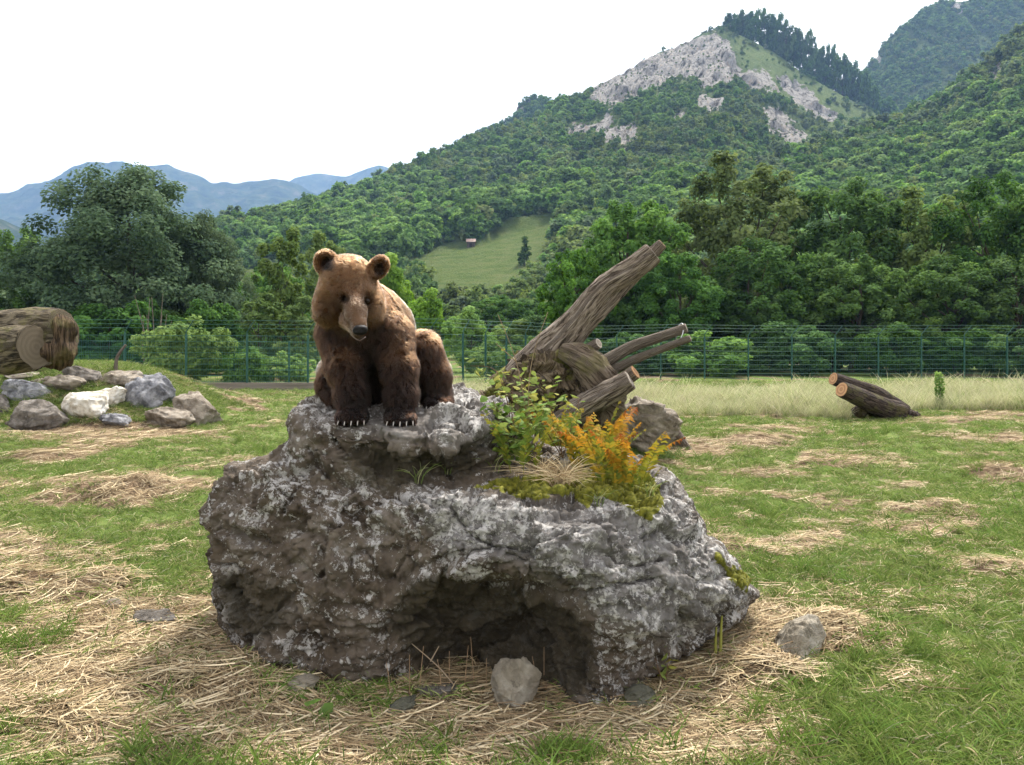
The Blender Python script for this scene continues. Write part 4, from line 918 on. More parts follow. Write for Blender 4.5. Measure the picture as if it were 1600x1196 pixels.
# ================================================================== stones, logs, fence
def ground_hit(u, v, y0=4.0, y1=60.0):
    Y = np.linspace(y0, y1, 3000); X = (u - 800) / F * Y; Z = CH - (v - HV) / F * Y
    k = np.argmax(Z <= gh(X, Y)); return np.array([X[k], Y[k], Z[k]])
import bmesh
def ico(n):
    b = bmesh.new(); bmesh.ops.create_icosphere(b, subdivisions=n, radius=1); V = np.array([v.co[:] for v in b.verts]); Fc = np.array([[v.index for v in f.verts] for f in b.faces]); b.free(); return V, Fc
ICO4, ICO5 = ico(5), ico(6)
def stone_mesh(name, dims, seed, mat, cuts=9, rough=.05, n=4, sharp=.62):
    cuts = cuts * 2 + 4; sharp = sharp - .12; g = np.random.default_rng(seed); V, Fc = ICO4 if n == 4 else ICO5; V = V.copy()
    for _ in range(cuts):
        d = g.normal(0, 1, 3); d /= np.linalg.norm(d); o = g.uniform(sharp, .82)
        e = V @ d - o; V -= np.maximum(e, 0)[:, None] * d * .95
    V = V * (1 + rough * 1.6 * fbm(V * 1.7 + seed, 4, seed) + rough * 1.1 * ridged(V * 3.1 + seed, 3, seed + 3) + np.clip(facets(V + seed, 2.4, .40, seed), -.09, .09) + np.clip(facets(V + seed, 6, .35, seed + 1), -.03, .03))[:, None]
    V /= np.abs(V).max(0)
    return mesh_np(name, V * np.asarray(dims), Fc, mat, True)
def stone_mat(name, c0, c1, c2, lich=.0):
    m = NT(name, .9, .2); c = m.coord('Object')
    x = m.ramp(m.noise(4, 8, .65, c, .3), [(.37, c0), (.5, c1), (.62, c2)])
    x = m.mix(m.rng(m.noise(9, 6, .7, m.mapping(c, (1, 1, 1), (7, 1, 2))), .6, .7, 0, .8), x, tuple(a * .35 for a in c0))
    if lich: x = m.mix(m.rng(m.noise(11, 6, .7, c), .56, .62, 0, lich), x, (.34, .33, .32))
    m.color(x); m.bump(m.math('ADD', m.noise(16, 8, .78, c), m.noise(5, 6, .7, c, .8)), 1.0, .06); return m.m
S_GREY = stone_mat('stone_blue_grey', (.10, .10, .11), (.21, .21, .225), (.36, .355, .37), .5)
S_TAN = stone_mat('stone_tan', (.13, .105, .08), (.25, .21, .165), (.38, .33, .27), .2)
S_WHITE = stone_mat('stone_cream_white', (.42, .36, .27), (.66, .61, .52), (.78, .75, .69))
S_BROWN = stone_mat('stone_brown_grey', (.07, .06, .05), (.15, .13, .11), (.25, .22, .19), .3)
S_OLIVE = stone_mat('stone_olive', (.07, .068, .05), (.135, .13, .095), (.21, .20, .155))
S_CREAM = stone_mat('stone_pale_cracked', (.20, .17, .125), (.34, .295, .23), (.46, .415, .34))
def stone(name, u, v, w, h, mat, label, seed, rot=(0, 0, 0), group=None, deep=.8, cuts=9, n=4, sharp=.62, sink=.15):
    """u,v: centre of the visible face; v+h/2 touches the ground"""
    p = ground_hit(u, v + h * .45); k = p[1] / F; rx, rz = w * k * .5, h * k * .62
    o = obj(name, stone_mesh(name, (rx, rx * deep, rz), seed, mat, cuts, .05, n, sharp), None, label, 'stone', group, loc=p + np.array([0, rx * deep * .55, rz * (1 - sink) * .72]))
    o.rotation_euler = rot; return o
GRP = None
for k, (u, v, w, h, mt, rt, lb) in enumerate([
    (40, 612, 74, 32, S_GREY, (0, 0, .2), 'blue grey rounded stone on the mound beside the tan slab'), (47, 652, 96, 42, S_BROWN, (0, 0, 0), 'broad brown grey stone at the foot of the mound'),
    (117, 632, 80, 42, S_WHITE, (0, .25, 0), 'large cream white stone in the middle of the mound'), (165, 620, 48, 30, S_WHITE, (0, .2, .1), 'smaller cream white stone beside the large white one'),
    (218, 616, 64, 44, S_GREY, (0, .62, .1), 'tilted long grey stone leaning on the mound'), (244, 604, 60, 38, S_GREY, (0, .6, -.2), 'tilted grey tan stone behind the leaning long one'),
    (178, 656, 48, 22, S_GREY, (0, 0, 0), 'small grey stone at the mound foot below the white stones'), (256, 652, 78, 34, S_TAN, (0, .1, .1), 'grey and tan block at the right foot of the mound'),
    (299, 642, 72, 40, S_TAN, (0, .62, 0), 'long tan slab sliding off the right end of the mound'), (95, 600, 62, 24, S_TAN, (0, .1, 0), 'tan slab half sunk above the large white stone'),
    (120, 588, 52, 26, S_BROWN, (0, .2, .3), 'brownish stone high on the mound below the log'), (180, 592, 72, 24, S_TAN, (0, .12, 0), 'flat pale tan slab above the leaning grey stone'),
    (75, 573, 42, 10, S_TAN, (0, 0, 0), 'thin flat stone just under the fallen log'), (28, 586, 54, 16, S_TAN, (0, 0, 0), 'low tan stone above the blue grey stone'),
    (8, 568, 28, 10, S_WHITE, (0, 0, 0), 'small whitish stone near the left end of the log'), (212, 590, 40, 18, S_GREY, (0, .2, 0), 'small grey white stone at the top of the leaning stones'),
    (-12, 635, 50, 30, S_BROWN, (0, 0, 0), 'brown stone at the left end of the mound'), (58, 597, 22, 9, S_TAN, (0, 0, 0), 'little tan stone wedged between two slabs')]):
    stone('stone', u, v, w * 1.15, h * 1.15, mt, lb, 300 + k, rt, 'stones set into the left mound', .75)
stone('stone', 800, 1078, 94, 80, S_CREAM, 'pale cracked rounded stone against the foot of the big boulder', 401, (0, .1, .3), None, .8, 10, 5, .66)
stone('stone', 1253, 994, 104, 84, S_CREAM, 'pointed tan stone lying on the straw right of the boulder', 415, (.1, .25, .5), None, .8, 14, 5, .42, .3)
stone('stone', 1003, 1092, 60, 34, S_OLIVE, 'small olive stone under the right overhang of the boulder', 403, (0, 0, .4), None, .8, 9, 4, .6)
stone('stone', 470, 1073, 54, 26, S_CREAM, 'flat pale grey stone at the left foot of the boulder', 404, (0, -.15, .2))
stone('stone', 683, 1083, 70, 22, S_BROWN, 'low grey stone half buried before the dark hollow', 405, (0, 0, .2))
stone('stone', 622, 1112, 66, 26, S_OLIVE, 'mossy ochre stone in the straw before the boulder', 406, (.2, -.3, .4))
stone('stone', 232, 972, 74, 18, S_BROWN, 'flat brown stone in the straw left of the boulder', 407, (0, 0, .1))
stone('stone', 172, 946, 40, 12, S_TAN, 'thin tan stone poking from the hay heap', 408)
stone('stone', 1036, 1042, 40, 14, S_BROWN, 'dark little stone in the shade of the right overhang', 409)
# ------------------------------------------------------------------ wood
def wood_mat(name, c0, c1, c2, moss=0.0):
    m = NT(name, .9, .15); c = m.coord('UV'); o = m.coord('Object')
    g = m.noise(1, 7, .68, m.mapping(c, (44, 3.2, 1)), .6)
    x = m.ramp(g, [(.40, c0), (.49, c1), (.58, c2)])
    x = m.mix(m.rng(m.noise(3, 5, .6, o), .5, .75, 0, .6), x, tuple(a * .8 for a in c1))
    if moss: x = m.mix(m.rng(m.noise(2.6, 6, .65, m.mapping(o, (1, 1, 1), (3, 1, 0))), .5, .6, 0, moss), x, m.ramp(m.noise(22, 5, .7, o), [(.3, (.08, .085, .018)), (.7, (.26, .25, .06))]))
    m.color(x); m.bump(m.math('ADD', g, m.math('MULTIPLY', m.noise(18, 7, .75, o), .6)), 1.0, .10); return m.m
W_GREY = wood_mat('weathered_wood', (.05, .037, .028), (.20, .155, .12), (.38, .315, .255))
W_POLE = wood_mat('smooth_grey_pole', (.085, .066, .05), (.18, .145, .112), (.28, .235, .19))
W_DARK = wood_mat('dark_bark', (.014, .010, .008), (.05, .035, .027), (.10, .075, .06), .25)
W_LOG = wood_mat('old_log_bark', (.022, .017, .011), (.085, .066, .042), (.19, .155, .105), .35)
W_ROOT = wood_mat('mossy_root', (.04, .029, .019), (.13, .095, .06), (.24, .19, .125), 1.0)
W_ARCH = wood_mat('brown_root', (.05, .036, .025), (.15, .11, .078), (.25, .20, .15), .3)
def cut_mat(name, a, b):
    m = NT(name, .85, .2); c = m.coord('Object'); ln = m.n('VectorMath', operation='LENGTH'); m.l(c, ln.inputs[0])
    w = m.math('SINE', m.math('MULTIPLY', m.math('ADD', ln.outputs['Value'], m.math('MULTIPLY', m.noise(5, 4, .6, c), .05)), 75.0))
    m.color(m.mix(m.rng(w, -1, 1), a, b)); m.bump(m.noise(30, 5, .7, c), .6, .01); return m.m
C_PALE = cut_mat('sawn_face_grey', (.15, .125, .10), (.28, .24, .20)); C_ORANGE = cut_mat('sawn_face_orange', (.28, .15, .075), (.42, .24, .125)); C_TAN = cut_mat('sawn_face_tan', (.19, .13, .08), (.30, .22, .145))
def log_part(name, pts, rad, mat, parent, org, seed=1, rough=.07, n=20, m=30, cut=None, cut0=None):
    pth = smooth_path(pts, m); r = np.interp(np.linspace(0, 1, m), np.linspace(0, 1, len(rad)), rad)
    V, fl, uv = tube(pth, r, n, seed, rough, True, 3.0 / max(rad) * .35)
    o = obj(name, mesh_np(name, V - np.asarray(org), fl, mat, True, uvs=uv), parent)
    for cm_, end in ((cut, -1), (cut0, 0)):
        if cm_:
            d = pth[end] - pth[end + (1 if end == 0 else -1)]; d /= np.linalg.norm(d)
            ring = V[(m - 1) * n:m * n] if end == -1 else V[:n]; cc = pth[end]
            rv = (ring - cc) * .93; top = np.concatenate([rv + d * .012, rv * .55 + d * .015, [d * .015], rv - d * .01])
            j = np.arange(n); k = (j + 1) % n
            Q = np.concatenate([np.stack([j, k, n + k, n + j], 1), np.stack([2 * n + 1 + j, 2 * n + 1 + k, k, j], 1)]); T = np.stack([n + j, n + k, np.full(n, 2 * n)], 1)
            e = obj('cut_end', mesh_np('cut_end', top, [Q, T], cm_), o); e.location = cc - np.asarray(org)
    return o
def lumpy(name, parts, k, h, seed, rough, mat, parent, org, fibre=(1, 1, 1)):
    """one knotty mass from overlapping ellipsoids"""
    lo = np.min([np.array(c) - np.array(r) for c, r in parts], 0) - .15; hi = np.max([np.array(c) + np.array(r) for c, r in parts], 0) + .15
    ax_ = [np.arange(lo[i], hi[i], h) for i in range(3)]; g = np.stack(np.meshgrid(*ax_, indexing='ij'), -1); s = None
    for c, r in parts:
        d = g - np.array(c); r = np.array(r); k0 = np.linalg.norm(d / r, axis=-1); k1 = np.linalg.norm(d / (r * r), axis=-1) + 1e-6; e = k0 * (k0 - 1) / k1
        s = e if s is None else smin(s, e, k)
    V, Q = surface_nets(s, lo, h); N = vnormals(V, Q); fb = np.asarray(fibre, float)
    V = V + N * (rough * ridged(V * 3.2 * fb, 4, seed) + rough * .6 * fbm(V * 11 * fb, 3, seed + 4) - rough * .4)[:, None]
    return obj(name, mesh_np(name, V - np.asarray(org), Q, mat, True, uvs=np.stack([V[:, 0] * .5 + V[:, 1] * .3, V[:, 2]], 1)), parent)
# fallen log on the mound
o = ground_hit(60, 566, 15); Yl = o[1]
lg = thing('fallen_log', 'thick fallen log with a sawn stub and rotten end on the stony mound', 'log', o)
log_part('trunk', [P(-120, 542, Yl + 1.2), P(-40, 537, Yl + .9), P(20, 533, Yl + .7), P(62, 527, Yl + .6), P(100, 519, Yl + .5)], [.56, .56, .55, .53, .40], W_LOG, lg, o, 5, .10, 28, 40)
log_part('stub', [P(-10, 546, Yl + .5), P(25, 546, Yl + .15), P(56, 543, Yl - .05)], [.42, .44, .40], W_LOG, lg, o, 6, .12, 24, 16, cut_mat('sawn_face_weathered', (.085, .066, .044), (.102, .08, .054)))
lumpy('rotten_end', [(P(92, 515, Yl + .5), (.32, .3, .30)), (P(88, 548, Yl + .5), (.36, .35, .33)), (P(66, 500, Yl + .6), (.22, .25, .17)), (P(70, 552, Yl + .3), (.28, .3, .25))], .08, .035, 61, .08, wood_mat('rotten_wood', (.022, .015, .009), (.075, .050, .030), (.15, .10, .062), .2), lg, o, (1, 1, .4))
# uprooted dead tree behind the boulder
o = ground_hit(860, 700, 11); Ys = 14.0
dt = thing('dead_tree', 'uprooted dead tree with a leaning sawn trunk and mossy roots behind the boulder', 'dead tree', (o[0], Ys, 0))
o = np.array([o[0], Ys, 0.0])
lumpy('root_mass', [(P(860, 588, 14.1), (.62, .6, .45)), (P(815, 612, 14.1), (.55, .55, .40)), (P(900, 600, 14.0), (.45, .45, .50)), (P(870, 560, 14.2), (.42, .4, .28)), (P(790, 640, 14.2), (.45, .5, .40)), (P(850, 650, 14.2), (.7, .6, .6)), (P(910, 655, 14.2), (.5, .5, .5)), (P(830, 570, 14.2), (.30, .3, .2))], .10, .036, 63, .19, W_ROOT, dt, o, (.7, 1, 2.2))
log_part('trunk', [P(800, 590, 14.2), P(850, 558, 14.1), P(903, 506, 13.9), P(945, 452, 13.7), P(990, 420, 13.55), P(1020, 396, 13.5)], [.22, .34, .27, .215, .185, .175], W_GREY, dt, o, 7, .17, 30, 80, C_PALE)
log_part('limb', [P(895, 530, 13.9), P(930, 490, 13.75), P(975, 445, 13.7), P(1010, 405, 13.65), P(1034, 381, 13.6)], [.16, .15, .12, .11, .085], W_GREY, dt, o, 8, .18, 18, 50, C_TAN)
log_part('knot', [P(940, 455, 13.65), P(951, 440, 13.5)], [.10, .05], W_GREY, dt, o, 9, .2, 12, 6)
log_part('arched_root', [P(880, 548, 13.7), P(912, 562, 13.5), P(938, 592, 13.45), P(952, 628, 13.5), P(950, 660, 13.6)], [.13, .24, .28, .25, .2], W_ARCH, dt, o, 10, .2, 26, 40)
log_part('stub', [P(905, 552, 13.8), P(935, 537, 13.6)], [.09, .085], W_GREY, dt, o, 11, .1, 14, 8, C_PALE)
log_part('limb', [P(905, 545, 14.0), P(925, 560, 13.8), P(945, 568, 13.7)], [.1, .16, .12], W_DARK, dt, o, 12, .12, 14, 14)
pole = log_part('pole', [P(915, 582, 13.7), P(945, 566, 13.6), P(985, 543, 13.5), P(1030, 527, 13.3), P(1072, 513, 13.2)], [.13, .11, .09, .08, .075], W_POLE, dt, o, 13, .04, 18, 40, C_PALE)
log_part('pole', [P(950, 582, 13.6), P(990, 563, 13.4), P(1030, 547, 13.2), P(1078, 529, 13.05)], [.085, .07, .06, .052], W_POLE, dt, o, 14, .04, 16, 36, C_PALE)
log_part('short_log', [P(868, 668, 13.5), P(905, 640, 13.3), P(950, 613, 13.1), P(984, 594, 13.0)], [.17, .19, .175, .15], W_GREY, dt, o, 15, .17, 22, 40, C_PALE)
log_part('short_log', [P(930, 622, 13.4), P(992, 582, 13.15)], [.13, .115], W_ARCH, dt, o, 16, .1, 16, 16, C_ORANGE)
th = np.linspace(0, 2 * np.pi, 22); pc = P(1062, 519, 13.22); wt = NT('tie_wire', .4, .5); wt.b.inputs['Metallic'].default_value = .8; wt.color((.45, .45, .45))
V, fl, uv = tube(pc + np.stack([np.cos(th) * .055, np.sin(th) * .12, np.sin(th + .9) * .135], -1), .008, 6, cap=False); obj('wire_tie', mesh_np('wire_tie', V - o, fl, wt.m, True), dt)
# boulder, stump and bark slab under it
stone('boulder', 998, 672, 150, 92, S_TAN, 'brown grey angular boulder under the dead tree on the earth mound', 421, (0, .15, .3), None, .8, 10, 5, .55)
q_ = ground_hit(1030, 662, 11); st = thing('stump', 'small grey sawn stump on the mound behind the angular boulder', 'stump', q_)
log_part('trunk', [q_ - (0, 0, .3), q_ + (0, 0, .15), q_ + (.02, 0, .36)], [.30, .25, .23], W_GREY, st, q_, 17, .1, 18, 14, C_PALE)
q_ = ground_hit(1052, 702, 11); st = thing('split_wood', 'splintered pale wood slab leaning beside the angular boulder', 'wood slab', q_)
for k in range(5):
    log_part('splinter', [q_ + (-.10 - .07 * k, .1 + .05 * k, .62 - .02 * k), q_ + (.06 - .06 * k, .03 * k, .34), q_ + (.30 - .05 * k, -.06 + .04 * k, -.05)], [.03, .065, .075], [W_GREY, W_ARCH, W_POLE][k % 3], st, q_, 70 + k, .25, 10, 12)
# log with two sawn limbs on the meadow
q_ = ground_hit(1385, 655, 14); Yr_ = q_[1]; l2 = thing('sawn_log', 'dark uprooted log with two orange sawn limbs on the meadow', 'log', q_)
log_part('limb', [P(1410, 645, Yr_ + .2), P(1370, 618, Yr_), P(1335, 604, Yr_ - .2), P(1302, 592, Yr_ - .4)], [.26, .23, .20, .17], W_DARK, l2, q_, 21, .06, 18, 26, C_ORANGE)
log_part('limb', [P(1405, 645, Yr_), P(1375, 635, Yr_ - .3), P(1345, 622, Yr_ - .6), P(1315, 609, Yr_ - .9)], [.30, .27, .24, .20], W_DARK, l2, q_, 22, .06, 18, 26, C_ORANGE)
lumpy('root_mass', [(P(1345, 643, Yr_), (.22, .3, .2)), (P(1380, 642, Yr_ + .1), (.4, .4, .26)), (P(1412, 648, Yr_ + .1), (.34, .3, .13)), (P(1428, 650, Yr_ + .1), (.16, .2, .10))], .08, .04, 65, .10, W_DARK, l2, q_)
# curved stick on the mound
q_ = ground_hit(181, 583, 15); sk = [q_ - (0, 0, .2), q_ + (0, 0, .25), q_ + (.08, 0, .5), q_ + (.26, 0, .74)]
V, fl, uv = tube(smooth_path(sk, 14), np.linspace(.055, .028, 14), 8, 3, .2); tag(obj('stick', mesh_np('stick', V - q_, fl, W_POLE, True, uvs=uv), loc=q_), 'pale curved stick stuck in the mound before the fence', 'stick')
# ------------------------------------------------------------------ fence
fmn = NT('green_coated_steel', .5, .4); fmn.color((.005, .05, .037)); fwm = NT('green_wire', .45, .5); fwm.color((.016, .085, .065))
kmn = NT('old_concrete', .95, .1); kmn.color(kmn.ramp(kmn.noise(4, 6, .7), [(.3, (.10, .085, .07)), (.7, (.20, .175, .15))]))
def fence(A, Bp, label, first=0.0, step=2.5, hgt=2.35, arm=True, plinth=None, wires=10, lean=.35):
    A = np.array(A, float); Bp = np.array(Bp, float); L = np.linalg.norm(Bp - A); d = (Bp - A) / L; nrm = np.array([d[1], -d[0]])
    t = thing('wire_fence', label, 'fence', (A[0], A[1], 0))
    zb = lambda s: float(gh(np.array([A[0] + d[0] * s]), np.array([A[1] + d[1] * s]))[0])
    s = first
    pv, pq = boxv(-.035, .035, -.035, .035, -.2, hgt + .03); pm = mesh_np('fence_post', pv, pq, fmn.m)
    av = tube([(0, 0, hgt), (0, 0, hgt + .12), (lean, -lean * .3, hgt + .62)], .022, 6); am = mesh_np('fence_arm', av[0], av[1], fmn.m)
    ss = np.arange(first, L, step)
    for s in ss:
        o = obj('post', pm, t, loc=(d[0] * s, d[1] * s, zb(s))); o.rotation_euler = (0, 0, math.atan2(d[1], d[0]))
        if arm: obj('arm', am, o)
    k = np.linspace(0, L, int(L / 1.25) + 2); z0 = np.array([zb(x) for x in k])
    for w in range(wires):
        pth = np.stack([d[0] * k, d[1] * k, z0 + .12 + (hgt - .15) * w / (wires - 1)], -1); V, fl, uv = tube(pth, .007, 4); obj('wire', mesh_np('wire', V, fl, fwm.m), t)
    if arm:
        for w in range(3):
            f_ = (w + 1) / 3; pth = np.stack([d[0] * k + lean * f_, d[1] * k - lean * .3 * f_, z0 + hgt + .12 + .5 * f_], -1); V, fl, uv = tube(pth, .007, 4); obj('barbed_wire', mesh_np('barbed_wire', V, fl, fwm.m), t)
    vs = np.arange(0, L, .1); n = len(vs); bz = np.interp(vs, k, z0); e = .0028
    base = np.stack([d[0] * vs, d[1] * vs, bz], -1)
    c4 = np.array([(-e, -e), (e, -e), (e, e), (-e, e)]); V = np.concatenate([base[:, None, :] + np.concatenate([c4, np.full((4, 1), zz)], 1)[None] for zz in (.05, hgt)], 1).reshape(-1, 3)
    q = np.array([(0, 1, 5, 4), (1, 2, 6, 5), (2, 3, 7, 6), (3, 0, 4, 7)]); Q = (np.arange(n)[:, None, None] * 8 + q[None]).reshape(-1, 4)
    tag(obj('upright_wires', mesh_np('upright_wires', V, Q, fwm.m), t), kind='stuff')
    if plinth:
        s0, s1 = plinth; pp = []
        V, Q = boxv(s0, s1, -.11, .11, -.3, .26); o = obj('plinth', mesh_np('plinth', V, Q, kmn.m), t); o.rotation_euler = (0, 0, math.atan2(d[1], d[0]))
    return t
fence((-30, 36.2), (-2.6, 36.6), 'green wire fence with barbed top wires behind the stony mound', .45, 2.6, plinth=(15.2, 27.3))
fence((-2.6, 36.6), (2.2, 45), 'green wire fence running back between the bear and the dead tree', .9, 1.9)
fence((2.2, 45), (44, 46.5), 'green wire fence before the dark trees beyond the pale tall grass', 1.0, 2.35, 2.3)
fence((-30, 40.2), (-4, 40.6), 'second green fence running parallel behind the first one', 1.2, 2.6, 2.1, arm=False, wires=7)
# ================================================================== plants on and round the boulder
def attr_mat(name, trans=.3, rough=.7):
    m = NT(name, rough, .12); x = m.attr('tint', 'Color'); m.color(x); m.translucent(trans, x); return m.m
M_PLANT = attr_mat('leaf_tinted', .35); M_DRY = attr_mat('dry_stalk', .15, .85)
def strip(path, w, nrm):
    """flat tapering blade along a path -> V, quads"""
    path = np.asarray(path, float); T = np.gradient(path, axis=0); S_ = np.cross(T, nrm); S_ /= np.linalg.norm(S_, axis=1, keepdims=True) + 1e-9
    w = np.asarray(w)[:, None]; V = np.stack([path - S_ * w, path + S_ * w], 1).reshape(-1, 3); i = np.arange(len(path) - 1)[:, None] * 2
    return V, i + np.array([[0, 1, 3, 2]])
def frond_mesh(name, seed, L, arch, rust):
    g = np.random.default_rng(seed); n = 22; t = np.linspace(0, 1, n)
    path = np.stack([arch * t ** 2 * L, .06 * L * np.sin(t * 3 + seed), L * (t - .28 * arch * t ** 2.4)], -1)
    V, Fq = strip(path, np.linspace(.004, .001, n), np.array([0, 1.0, 0])); Vs, Fs, off = [V], [Fq], len(V)
    g0, g1, g2, g3 = np.array([.075, .12, .02]), np.array([.22, .19, .02]), np.array([.40, .19, .018]), np.array([.19, .045, .010])
    def tint(x):
        x = np.clip(x, 0, 1) * 3; k = min(int(x), 2); f = x - k; return [g0, g1, g2, g3][k] * (1 - f) + [g0, g1, g2, g3][k + 1] * f
    cols = [np.tile(tint(.2), (len(V), 1))]
    for j in range(3, n - 1):
        for sd in (-1, 1):
            if g.random() < .14: continue
            ln = L * .19 * math.sin(math.pi * (.10 + .88 * t[j])) ** .8 * g.uniform(.55, 1.2) + .006
            tw = g.normal(0, .35); T = path[j + 1] - path[j]; T /= np.linalg.norm(T)
            dr = np.array([T[0] * .5 + tw * .5, sd * 1.0, T[2] * .5 - .10]); dr /= np.linalg.norm(dr)
            b0 = path[j]; w = L * .026; curl = rust * t[j] * .5
            p = [b0, b0 + dr * ln * .5 + T * w * .2, b0 + dr * ln + np.array([.2 * curl * ln, 0, -curl * ln])]
            V = np.array([p[0] - T * w * .6, p[0] + T * w * .6, p[1] + T * w, p[1] - T * w, p[2]])
            Vs.append(V); Fs.append(np.array([[0, 1, 2, 3], [3, 2, 4, 4]]) + off); off += 5
            cols.append(np.tile(tint(rust * (.25 + .75 * t[j]) + g.normal(0, .10)) * g.uniform(.75, 1.2), (5, 1)))
    V = np.concatenate(Vs); A = np.concatenate(Fs); tri = A[A[:, 2] == A[:, 3]][:, :3]; quad = A[A[:, 2] != A[:, 3]]
    tri2 = np.concatenate([f for f in [tri]]); # pinna tips
    tip = A[(A[:, 2] == A[:, 3])]
    return mesh_np(name, V, [quad, tip[:, [0, 1, 2]]], M_PLANT, False, {'tint': np.concatenate(cols)})
FR = [frond_mesh('frond', 500 + k, .5, .35 + .12 * (k % 4), [.12, .35, .55, .9, .3, .7][k % 6]) for k in range(10)]
rp = random.Random(3)
def fern(u, v, n, lab, hmul=1.0, spread=.16, tmin=.15, rusty=None):
    p, nn = on_rock(u, v); t = thing('fern', lab, 'fern', p - np.array([0, 0, .02]), None)
    for k in range(n):
        a = rp.uniform(0, 6.28); r = spread * math.sqrt(rp.random()); s = hmul * rp.uniform(.7, 1.12)
        q, _ = np.array([r * math.cos(a), r * math.sin(a) * .7, 0]), 0
        o = obj('frond', FR[rp.choice(rusty) if rusty else rp.randrange(10)], t, loc=q); o.rotation_euler = (rp.gauss(0, .12), rp.uniform(-.25, .22) + tmin - .15, a + rp.gauss(0, .5)); o.scale = (s * .8, s * .8, s * 1.08)
    return t
fern(862, 735, 18, 'yellow and rust fern clump beside the bramble on the boulder ledge', 1.02, .17, .15, [1, 2, 0, 4])
fern(935, 742, 22, 'rust tipped fern clump in the middle of the boulder ledge', 1.0, .17, .15, [2, 3, 5, 1])
fern(968, 762, 18, 'orange fern clump at the edge of the moss on the boulder', .82, .15, .15, [3, 4, 5, 2])
fern(1000, 762, 6, 'low green fern on the moss at the right edge of the ledge', .45, .10, .4, [0, 4])
fern(820, 735, 6, 'greenish fern between the bramble and the yellow clump', .9, .12, .2, [0, 1])
# bramble: arching stems with single leaves
def leaf_mesh(name, L, w, c, seed):
    g = np.random.default_rng(seed); t = np.linspace(0, 1, 7); wd = w * np.sin(np.pi * t ** .75) * (1 + .12 * np.tile([1, -1], 4)[:7]); mid = np.stack([t * L, t * 0, .10 * L * np.sin(t * 2.2)], -1)
    V = np.concatenate([mid, mid[1:-1] + np.stack([t[1:-1] * 0, wd[1:-1], -wd[1:-1] * .3 + 0 * t[1:-1]], -1), mid[1:-1] - np.stack([t[1:-1] * 0, wd[1:-1], wd[1:-1] * .3], -1)])
    Fc = []
    for sd, o in ((1, 7), (-1, 12)):
        for k in range(6):
            a, b = (k, k + 1); e0 = o + k - 1 if 1 <= k <= 5 else a; e1 = o + k if 1 <= k + 1 <= 5 else b
            f = [a, b, e1, e0] if sd == 1 else [a, e0, e1, b]; Fc.append(f if len(set(f)) == 4 else None)
            if Fc[-1] is None: Fc.pop(); Fc.append([x for i, x in enumerate(f) if x not in f[:i]] + [-1])
    q = np.array([f for f in Fc if -1 not in f]); tr = np.array([f[:3] for f in Fc if -1 in f])
    return mesh_np(name, V, [q, tr], M_PLANT, True, {'tint': np.tile(np.asarray(c), (len(V), 1)) * g.uniform(.8, 1.2, (len(V), 1))})
LV = [leaf_mesh('leaf', .058, .019, c, k) for k, c in enumerate([(.10, .17, .03), (.15, .22, .045), (.20, .25, .06), (.27, .26, .05), (.12, .16, .05), (.085, .145, .03)])]
def stemmed(name, label, cat, root, stems, nleaf, lv, lscale=1.0, tint=(.13, .075, .04), r=.004):
    t = thing(name, label, cat, root); g = np.random.default_rng(int(abs(root[0] * 1000) + 7))
    for sp in stems:
        pth = smooth_path([np.asarray(q) - root for q in sp], 16); V, fl, uv = tube(pth, np.linspace(r, r * .45, 16), 6)
        obj('stem', mesh_np('stem', V, fl, M_DRY, True, {'tint': np.tile(np.asarray(tint), (len(V), 1))}), t)
        for k in range(nleaf):
            i = g.integers(3, 16); p = pth[i] + g.normal(0, .028 * lscale, 3)
            o = obj('leaf', LV[g.choice(lv)], t, loc=p); o.rotation_euler = (g.normal(0, .4), g.normal(.1, .45), g.uniform(0, 6.28)); s = lscale * g.uniform(.7, 1.3); o.scale = (s, s, s)
    return t
br, _ = on_rock(800, 705)
stemmed('bramble', 'green bramble with yellowish leaves growing against the upper boulder', 'bramble', br, [[br, P(785, 660, 5.6), P(770, 625, 5.55)], [br, P(800, 650, 5.6), P(800, 605, 5.6)], [br, P(815, 650, 5.7), P(832, 612, 5.7)], [br, P(780, 680, 5.5), P(765, 665, 5.45)], [br, P(790, 690, 5.5), P(782, 672, 5.4)], [br, P(830, 680, 5.6), P(850, 640, 5.6)],
    [br, P(795, 640, 5.7), P(775, 580, 5.8), P(735, 572, 5.9)], [br, P(835, 650, 5.8), P(880, 630, 5.9)], [br, P(805, 680, 5.45), P(800, 650, 5.4)], [br, P(820, 700, 5.45), P(812, 675, 5.35)], [br, P(780, 660, 5.7), P(768, 640, 5.75)]], 24, [0, 1, 2, 3, 4, 5], 1.15)
b2, _ = on_rock(880, 715)
stemmed('bramble', 'sparse yellow green bramble shoots rising behind the ferns', 'bramble', b2, [[b2, P(870, 660, 6.0), P(850, 620, 6.1)], [b2, P(895, 660, 6.0), P(905, 625, 6.1)], [b2, P(840, 650, 6.0), P(815, 600, 6.1), P(790, 585, 6.1)], [b2, P(860, 640, 6.1), P(870, 600, 6.2)]], 18, [2, 3, 1], 1.2)
b3 = ground_hit(830, 715, 11.5)
stemmed('bramble', 'yellow green bramble creeping over the mossy roots of the dead tree', 'bramble', b3, [[b3, P(a_, c_ + 30, 13.3), P(a_ - 10, c_, 13.2)] for a_, c_ in [(770, 640), (790, 610), (815, 625), (840, 640), (860, 620), (800, 655), (830, 600), (885, 655), (780, 590), (870, 665), (905, 660), (850, 590)]], 15, [1, 2, 3, 2], 2.0, (.13, .085, .045), .006)
d1, _ = on_rock(835, 720)
